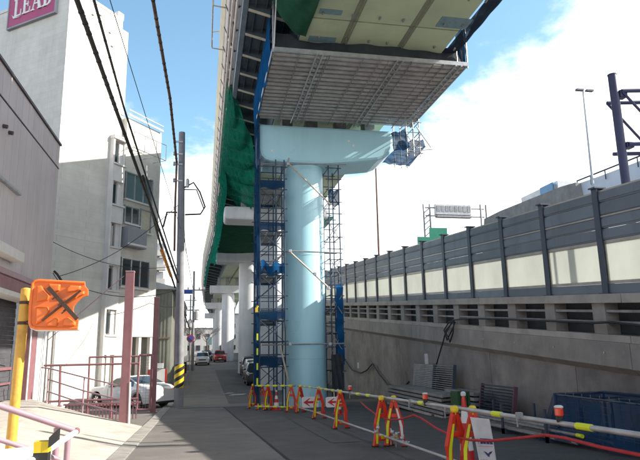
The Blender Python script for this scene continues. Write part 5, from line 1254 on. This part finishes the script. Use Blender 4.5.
for h in (.90,.16):
    mb = MB(); mb.tube([Vector((1.95,22.75,pz(22.7,h))), Vector((3.25,21.3,pz(21.3,h)))], .026, 10); obj('side_pipe', mb, 'galv', pf_, smooth='auto')
    for i in range(5):
        k = .08+i*.19; p = Vector((1.95,22.75,pz(22.7,h))).lerp(Vector((3.25,21.3,pz(21.3,h))), k); q = Vector((1.95,22.75,pz(22.7,h))).lerp(Vector((3.25,21.3,pz(21.3,h))), k+.10)
        mb = MB(); mb.tube([p, q], .034, 10); obj('yellow_sleeve', mb, 'yellow_reflect', pf_)
for y in (5.05,6.75,9.3,12.4,13.2,15.8,16.7,17.4,19,19.8,20.5):
    x = interp(y, [(b,a) for a,b in path]); mb = MB(); p, q = ppath(.90,[(x,y),(interp(y+.22,[(b,a) for a,b in path]),y+.22)]); mb.tube([p,q], .033, 10); obj('reflective_sleeve', mb, 'yellow_reflect', pf_)
for x, y, h in ((3.5,11.0,.19),(3.55,10.85,.17),(3.5,9.9,.9),(3.45,13.9,.9),(3.52,8.4,.86),(3.5,12.1,.2),(3.5,6.3,.92)):
    mb = MB(); z = pz(y,h); mb.box(x-.034,x+.034,y-.03,y+.03,z-.038,z+.038); mb.tube([(x-.03,y,z),(x-.04,y-.02,z-.12)], .012, 6); mb.tube([(x,y,z-.05),(x+.08,y-.03,z-.02)], .014, 6); obj('clamp', mb, 'galv_dull', pf_, bevel=.01)
for x, y, z, a in ((3.58,11.0,.26,.4),(3.62,10.8,.20,1.0),(3.5,11.0,.30,2.0),(3.66,10.7,.13,.2),(3.3,11.25,.36,1.3),(3.28,11.3,.28,2.2)):
    mb = MB(); c = Vector((x,y,gz(y)+z)); d = Vector((math.cos(a),.2,math.sin(a)))*.07; mb.tube([c-d, c+d], .014, 6); mb.lathe(tuple(c), [(.035,-.02),(.04,0),(.035,.03)], 10); obj('clamp', mb, 'galv', pf_)
# red rope
ropeP = [Vector(p) for p in ((3.42, 12.9, 0.362), (3.42, 12.499, 0.291), (3.42, 11.625, 0.196), (3.42, 10.852, 0.203), (3.42, 10.16, 0.293), (3.42, 9.539, 0.422), (3.42, 9.22, 0.408), (3.42, 8.609, 0.329), (3.42, 8.033, 0.291), (3.42, 7.459, 0.317), (3.42, 6.898, 0.383), (3.42, 6.18, 0.514), (3.42, 5.677, 0.61), (3.42, 5.333, 0.628), (3.42, 4.82, 0.622), (3.42, 4.276, 0.635))]
mb = MB(); mb.tube(ropeP, .016, 8); tag(obj('rope', mb, 'rope_red', smooth=True), 'red rope sagging in loops from the pipe fence', 'rope')
# solar beacons
def beacon(lb, p):
    t = thing('warning_beacon', lb, 'warning light', tuple(p), 'small red beacons clipped on the pipe')
    mb = MB(); mb.lathe(p, [(.03,-.02),(.035,.02),(.026,.04)], 12); mb.box(p[0]-.02,p[0]+.02,p[1]-.02,p[1]+.02,p[2]-.06,p[2]-.021); obj('base', mb, 'black', t)
    mb = MB(); mb.lathe((p[0],p[1],p[2]+.04), [(.036,0),(.042,.01),(.042,.07),(.036,.08)], 14); obj('lens', mb, 'beacon_red', t)
    mb = MB(); mb.lathe((p[0],p[1],p[2]+.12), [(.045,0),(.045,.012),(.03,.022)], 14); obj('solar_cap', mb, 'roof_light', t)
beacon('small red beacon nearest on the pipe in front of the blue net cage', (3.52,5.55,pz(5.5,.93)))
beacon('small red beacon on the pipe in front of the stored planks', (3.5,9.2,pz(9.2,.93)))
beacon('small red beacon farthest on the pipe beside the foot of the blue pier', (3.45,14.0,pz(14,.93)))
# cones
def cone(lb, x, y, h, base_z=None):
    z = gz(y)+.01 if base_z is None else base_z; t = thing('traffic_cone', lb, 'traffic cone', (x,y,z), 'red and white traffic cones')
    mb = MB(); mb.box(x-.17,x+.17,y-.17,y+.17,z,z+.03); obj('base', mb, 'red', t, bevel=.01)
    n = 5
    for i in range(n):
        a, b = i/n, (i+1)/n; mb = MB(); mb.lathe((x,y,z+.03), [(.12-.095*a,h*a),(.12-.095*b,h*b-.001)], 18); obj('band', mb, 'red' if i%2 == 0 else 'white_paint', t, smooth='auto')
    mb = MB(); mb.lathe((x,y,z+.03+h), [(.028,0),(.04,.01),(.04,.05),(.02,.07)], 12); obj('top_knob', mb, 'roof_light', t)
cone('traffic cone standing right of the third stand at the scaffold foot', 2.72, 22.55, .62)
cone('traffic cone behind the pipe between the blue pier and the slim tower', 4.35, 19.3, .70)
cone('traffic cone with striped sleeve right behind the pair beside the white banner', 3.95, 8.75, .98)
# arrow boards
def arrow(lb, p0, p1, y):
    x0, x1, z0, z1 = p0[0], p1[0], p0[2], p1[2]; cxx, cz = (x0+x1)/2, (z0+z1)/2; hx, hz2 = abs(x1-x0)/2, abs(z1-z0)/2
    t = thing('arrow_board', lb, 'sign', (cxx,y,z0), 'white boards with a red arrow hung on the pipe')
    mb = MB(); r = min(hx,hz2)*.35; pts = []
    for sx, sz, a0 in ((1,-1,-90),(1,1,0),(-1,1,90),(-1,-1,180)):
        for k in range(5): a = R(a0+k*22.5); pts.append((cxx+sx*(hx-r)+r*math.cos(a), y, cz+sz*(hz2-r)+r*math.sin(a)))
    mb.prism(pts, (0,.03,0)); obj('board', mb, 'white_paint', t)
    mb = MB(); hx *= .84; hh = hz2*.72
    mb.prism([(cxx-hx,y-.006,cz),(cxx-hx*.15,y-.006,cz+hh),(cxx-.0,y-.006,cz+hh),(cxx-hx*.4,y-.006,cz+hh*.28),(cxx+hx,y-.006,cz+hh*.28),(cxx+hx,y-.006,cz-hh*.28),(cxx-hx*.4,y-.006,cz-hh*.28),(cxx-.0,y-.006,cz-hh),(cxx-hx*.15,y-.006,cz-hh)], (0,.006,0)); obj('arrow', mb, 'red', t)
    mb = MB(); mb.tube([(cxx,y+.02,z1-.05),(cxx,y+.04,z1+.12)], .012, 6); obj('hook', mb, 'galv', t)
arrow('white board with red left arrow, the left one at the foot of the blue pier', (3.09, 18.9, -0.283), (3.625, 18.9, 0.048), 18.9)
arrow('white board with red left arrow, the right one next to the slim tower foot', (3.248, 15.9, -0.011), (3.72, 15.9, 0.256), 15.9)
# white banner over the pipe
bn = thing('safety_banner', 'white cloth banner with dark print hung over the nearest barricade stand', 'banner', (3.75,7.6,.0))
bA, bB, bC, bD = Vector((3.516, 7.62, 0.583)), Vector((3.787, 7.62, 0.546)), Vector((3.573, 7.55, -0.074)), Vector((3.812, 7.55, -0.087))
def bf(u, v): p = bil(u,v,bA,bB,bC,bD); p.y += -.012*math.sin(u*7+v*3)-.02*v; return p
mb = MB(); mb.grid(bf, 16, 24); o = obj('cloth', mb, 'banner', bn, smooth=True); o.modifiers.new('solid','SOLIDIFY').thickness = .006
def bprint(polys, m, nm):
    mb = MB()
    for P in polys: mb.add([bf(u,v)+Vector((0,-.012,0)) for u,v in P], [tuple(range(len(P)))])
    o = obj(nm, mb, m, bn); o.modifiers.new('solid','SOLIDIFY').thickness = .003
bprint([[(.28+i*.17,.42),(.42+i*.17,.42),(.42+i*.17,.50),(.28+i*.17,.50)] for i in range(4)] + [[(.28,.395),(.93,.395),(.93,.41),(.28,.41)]], 'print_blue', 'print_line')
bprint([[(.12,.40),(.17,.40),(.17,.50),(.12,.50)],[(.12,.54),(.9,.54),(.9,.55),(.12,.55)]], 'print_pink', 'print_line')
bprint([[(.38,.64),(.50,.655),(.60,.685),(.56,.73),(.50,.70)],[(.60,.685),(.68,.65),(.84,.63),(.74,.68),(.66,.70),(.62,.75),(.54,.73)]], 'print_blue', 'bird_emblem')
bprint([[(.10+i*.16,.80),(.2+i*.16,.80),(.2+i*.16,.86),(.10+i*.16,.86)] for i in range(5)], 'print_pink', 'print_line')

# ================================================================ STORED MATERIAL BY THE WALL
def leaning(lb, x, y0, y1, z0, z1, m, nb_, lean=.25, fm='galv', closed=False, group='scaffold frames leaning on the wall'):
    t = thing('scaffold_frame_stack', lb, 'scaffold frames', (x,(y0+y1)/2,z0), group)
    def P(y, k): return Vector((x+lean*k, y, z0+(z1-z0)*k))
    for y in (y0,y1):
        mb = MB(); mb.bar(P(y,0),P(y,1),.05,.10,(1,0,0)); obj('stile', mb, fm, t)
    for i in range(nb_):
        k = (i+.5)/nb_; mb = MB(); mb.bar(P(y0,k),P(y1,k),.12,(z1-z0)/nb_*(.80 if closed else .34),(0,0,1)); obj('rung', mb, m, t)
    return t
def xz(p): return p
leaning('light grey stack of ladder like deck panels leaning upright on the wall', 7.72, 19.45, 21.4, -.02, .92, 'galv', 16, .12, 'galv', True)
leaning('dark stack of deck panels beside the light grey one', 7.66, 17.72, 19.38, .02, .95, 'galv_dull', 14, .12, 'barrier_post')
leaning('dark mat of bars with purple edges standing by the low planks', 7.55, 13.9, 15.7, gz(15)+.1, .50, 'barrier_post', 11, .14, 'mauve_dark')
pk = thing('plank_stack', 'stack of weathered steel scaffold planks lying along the wall', 'plank stack', (7.2,19,gz(19)))
for r_ in range(6):
    for c_ in range(3):
        mb = MB(); z = gz(19)+.06+r_*.12; y0 = 16.6+random.uniform(-.15,.15); mb.box(6.8+c_*.27,7.04+c_*.27,y0,y0+5.3,z,z+.06); mb.box(6.8+c_*.27,6.82+c_*.27,y0,y0+5.3,z-.02,z); obj('plank', mb, random.choice(['galv_dull','plank_steel','concrete']), pk)
for y in (17.2,19,20.8):
    mb = MB(); mb.box(6.75,7.65,y,y+.1,gz(y),gz(y)+.06); obj('bearer', mb, 'bark', pk)
pk2 = thing('plank_stack', 'lower pile of grey planks right of the dark panel stack', 'plank stack', (7.6,16.6,gz(16)))
for r_ in range(5):
    for c_ in range(2):
        mb = MB(); z = gz(16)+.06+r_*.14; mb.box(7.5+c_*.25,7.73+c_*.25,15.9,18.0+random.uniform(-.2,.2),z,z+.09); obj('plank', mb, random.choice(['galv_dull','galv']), pk2)
gc = thing('green_crate', 'small dark green mesh crate at the end of the plank stack', 'crate', (6.95,15.9,gz(16)))
for i in range(4):
    mb = MB(); mb.box(6.78+i*.09,6.85+i*.09,15.35,15.38,gz(15.4),gz(15.4)+.78); obj('slat', mb, 'green_mesh', gc)
mb = MB(); mb.box(6.78,7.13,15.40,15.9,gz(15.4),gz(15.4)+.76); obj('bin', mb, 'green_mesh', gc, bevel=.03)
# loose pipes lying on trestles
lpz = thing('pipe_pile', 'low pile of long scaffold pipes with yellow ends lying on stands by the net cage', 'pipe pile', (6.9,13,gz(13)))
for i in range(11):
    mb = MB(); x = 6.5+(i%5)*.14; z = gz(12)+.16+(i//5)*.14; y0 = 9.8+random.uniform(-.3,.3); mb.tube([(x,y0,z-.0),(x+.05,y0+5.2,z-.1)], .03, 8); obj('pipe', mb, random.choice(['galv','galv_dull','galv_dull']), lpz, smooth='auto')
    if i%4 == 1: 
        mb = MB(); mb.tube([(x,y0-.02,z),(x,y0+.14,z)], .036, 8); obj('pipe_end', mb, 'yellow_reflect', lpz)
for y in (10.6,12.3,14.2):
    mb = MB(); mb.box(6.42,7.25,y,y+.06,gz(y),gz(y)+.12); mb.box(6.42,6.46,y,y+.06,gz(y),gz(y)+.62); mb.box(7.2,7.24,y,y+.06,gz(y),gz(y)+.62); obj('stand', mb, 'barrier_post', lpz)
# blue netted cage
bc = thing('netted_cage', 'cage wrapped in dark blue net against the wall at the lower right', 'cage', (7.2,9.5,gz(9.5)))
cy0, cy1, cx0, cx1, cz1 = 4.6, 10.7, 6.75, 7.8, .56
for y in (cy0, 7.0, 9.1, cy1):
    for x in (cx0, cx1):
        mb = MB(); mb.tube([(x,y,gz(y)),(x,y,cz1)], .025, 6); obj('post', mb, 'barrier_post', bc)
    mb = MB(); mb.tube([(cx0,y,cz1),(cx1,y,cz1)], .02, 6); obj('cross_pipe', mb, 'barrier_post', bc)
for x, z in ((cx0,cz1),(cx1,cz1),(cx0,.1)):
    mb = MB(); mb.tube([(x,cy0,z),(x,cy1,z)], .022, 6); obj('long_pipe', mb, 'barrier_post', bc)
mb = MB()
for i in range(26):
    y = cy0+.1+i*.25; mb.box(cx0+.05,cx0+.06,y,y+.008,-.1,.62)
for i in range(6): mb.box(cx0+.05,cx0+.06,cy0,cy1,-.05+i*.12,-.042+i*.12)
obj('wire_grid', mb, 'galv_dull', bc)['kind'] = 'stuff'
mb = MB(); mb.grid(lambda u,v: (cx0-.03-.35*max(0,v-.15)**1.5*(.6+.4*math.sin(u*9)) + .03*math.sin(u*60)+.05*math.sin(u*27+v*5)*v, cy0+u*(cy1-cy0), cz1+.03-v*(cz1-gz(8)+.0)-.07*abs(math.sin(u*math.pi*3.05))*(1-v)), 90, 14)
mb.grid(lambda u,v: (cx0+u*(cx1-cx0), cy0+v*(cy1-cy0), cz1+.04-.10*math.sin(math.pi*u)*abs(math.sin(v*12))), 12, 60)
mb.grid(lambda u,v: (cx0-.03+u*(cx1-cx0)-.3*v*(1-u), cy1+.03+.15*v, cz1+.03-v*(cz1-gz(11)+.0)), 12, 12); each('net_cover', mb, 'net_cage', bc, smooth=True)
# cables on the wall
wp = [(7.92, 34.432, 0.427), (7.98, 33.37, 0.871), (7.98, 31.792, 0.387), (7.98, 29.916, 0.292), (7.98, 28.748, 0.475), (7.98, 27.727, 0.808), (7.98, 26.71, 0.354), (7.98, 25.544, -0.033), (7.98, 24.31, -0.153), (7.98, 23.276, -0.035), (7.95, 22.562, 0.196)]
cable('black hose hung in loops along the lower concrete wall', wp, .035, n=1, name='hose')
wp = [(7.8, 19.32, 0.883), (7.8, 18.898, 1.35), (7.85, 18.711, 1.676), (7.86, 18.424, 2.061), (7.86, 17.991, 2.237), (7.86, 17.671, 2.285), (7.84, 17.897, 2.042), (7.84, 18.346, 1.735), (7.84, 18.543, 2.065), (7.84, 18.094, 2.306), (7.84, 17.697, 2.318), (7.83, 17.811, 1.945), (7.83, 18.091, 1.667), (7.82, 18.346, 1.961), (7.85, 17.792, 2.355), (7.86, 16.572, 2.336), (7.86, 14.741, 2.223), (7.86, 13.027, 2.095), (7.86, 11.463, 1.983), (7.86, 10.898, 1.935), (7.86, 10.344, 1.928), (7.86, 9.414, 1.811)]
cable('black cable coiled over the louvre opening and strung to the right', wp, .024, n=1)
for lb, p, w_, h_ in (('small pale notice plate on the wall above the leaning stacks', (8, 20.937, 1.094), .3, .38), ('small pale tag on the wall between hose loops', (8, 30.865, 0.646), .22, .30)):
    mb = MB(); mb.box(8.08,8.118,p[1]-w_/2,p[1]+w_/2,p[2]-h_/2,p[2]+h_/2); tag(obj('wall_plate', mb, 'roof_light', bevel=.005), lb, 'plate')

# older trench patches
mb = MB(); 
for (x0,x1,y0,y1) in ((2.6,3.2,12.2,18.6),):
    mb.add([(x0,y0,gz(y0)+.0155),(x1,y0,gz(y0)+.0155),(x1,y1,gz(y1)+.0155),(x0,y1,gz(y1)+.0155)], [(0,1,2,3)])
struct('road_patch', mb, 'asphalt_old')
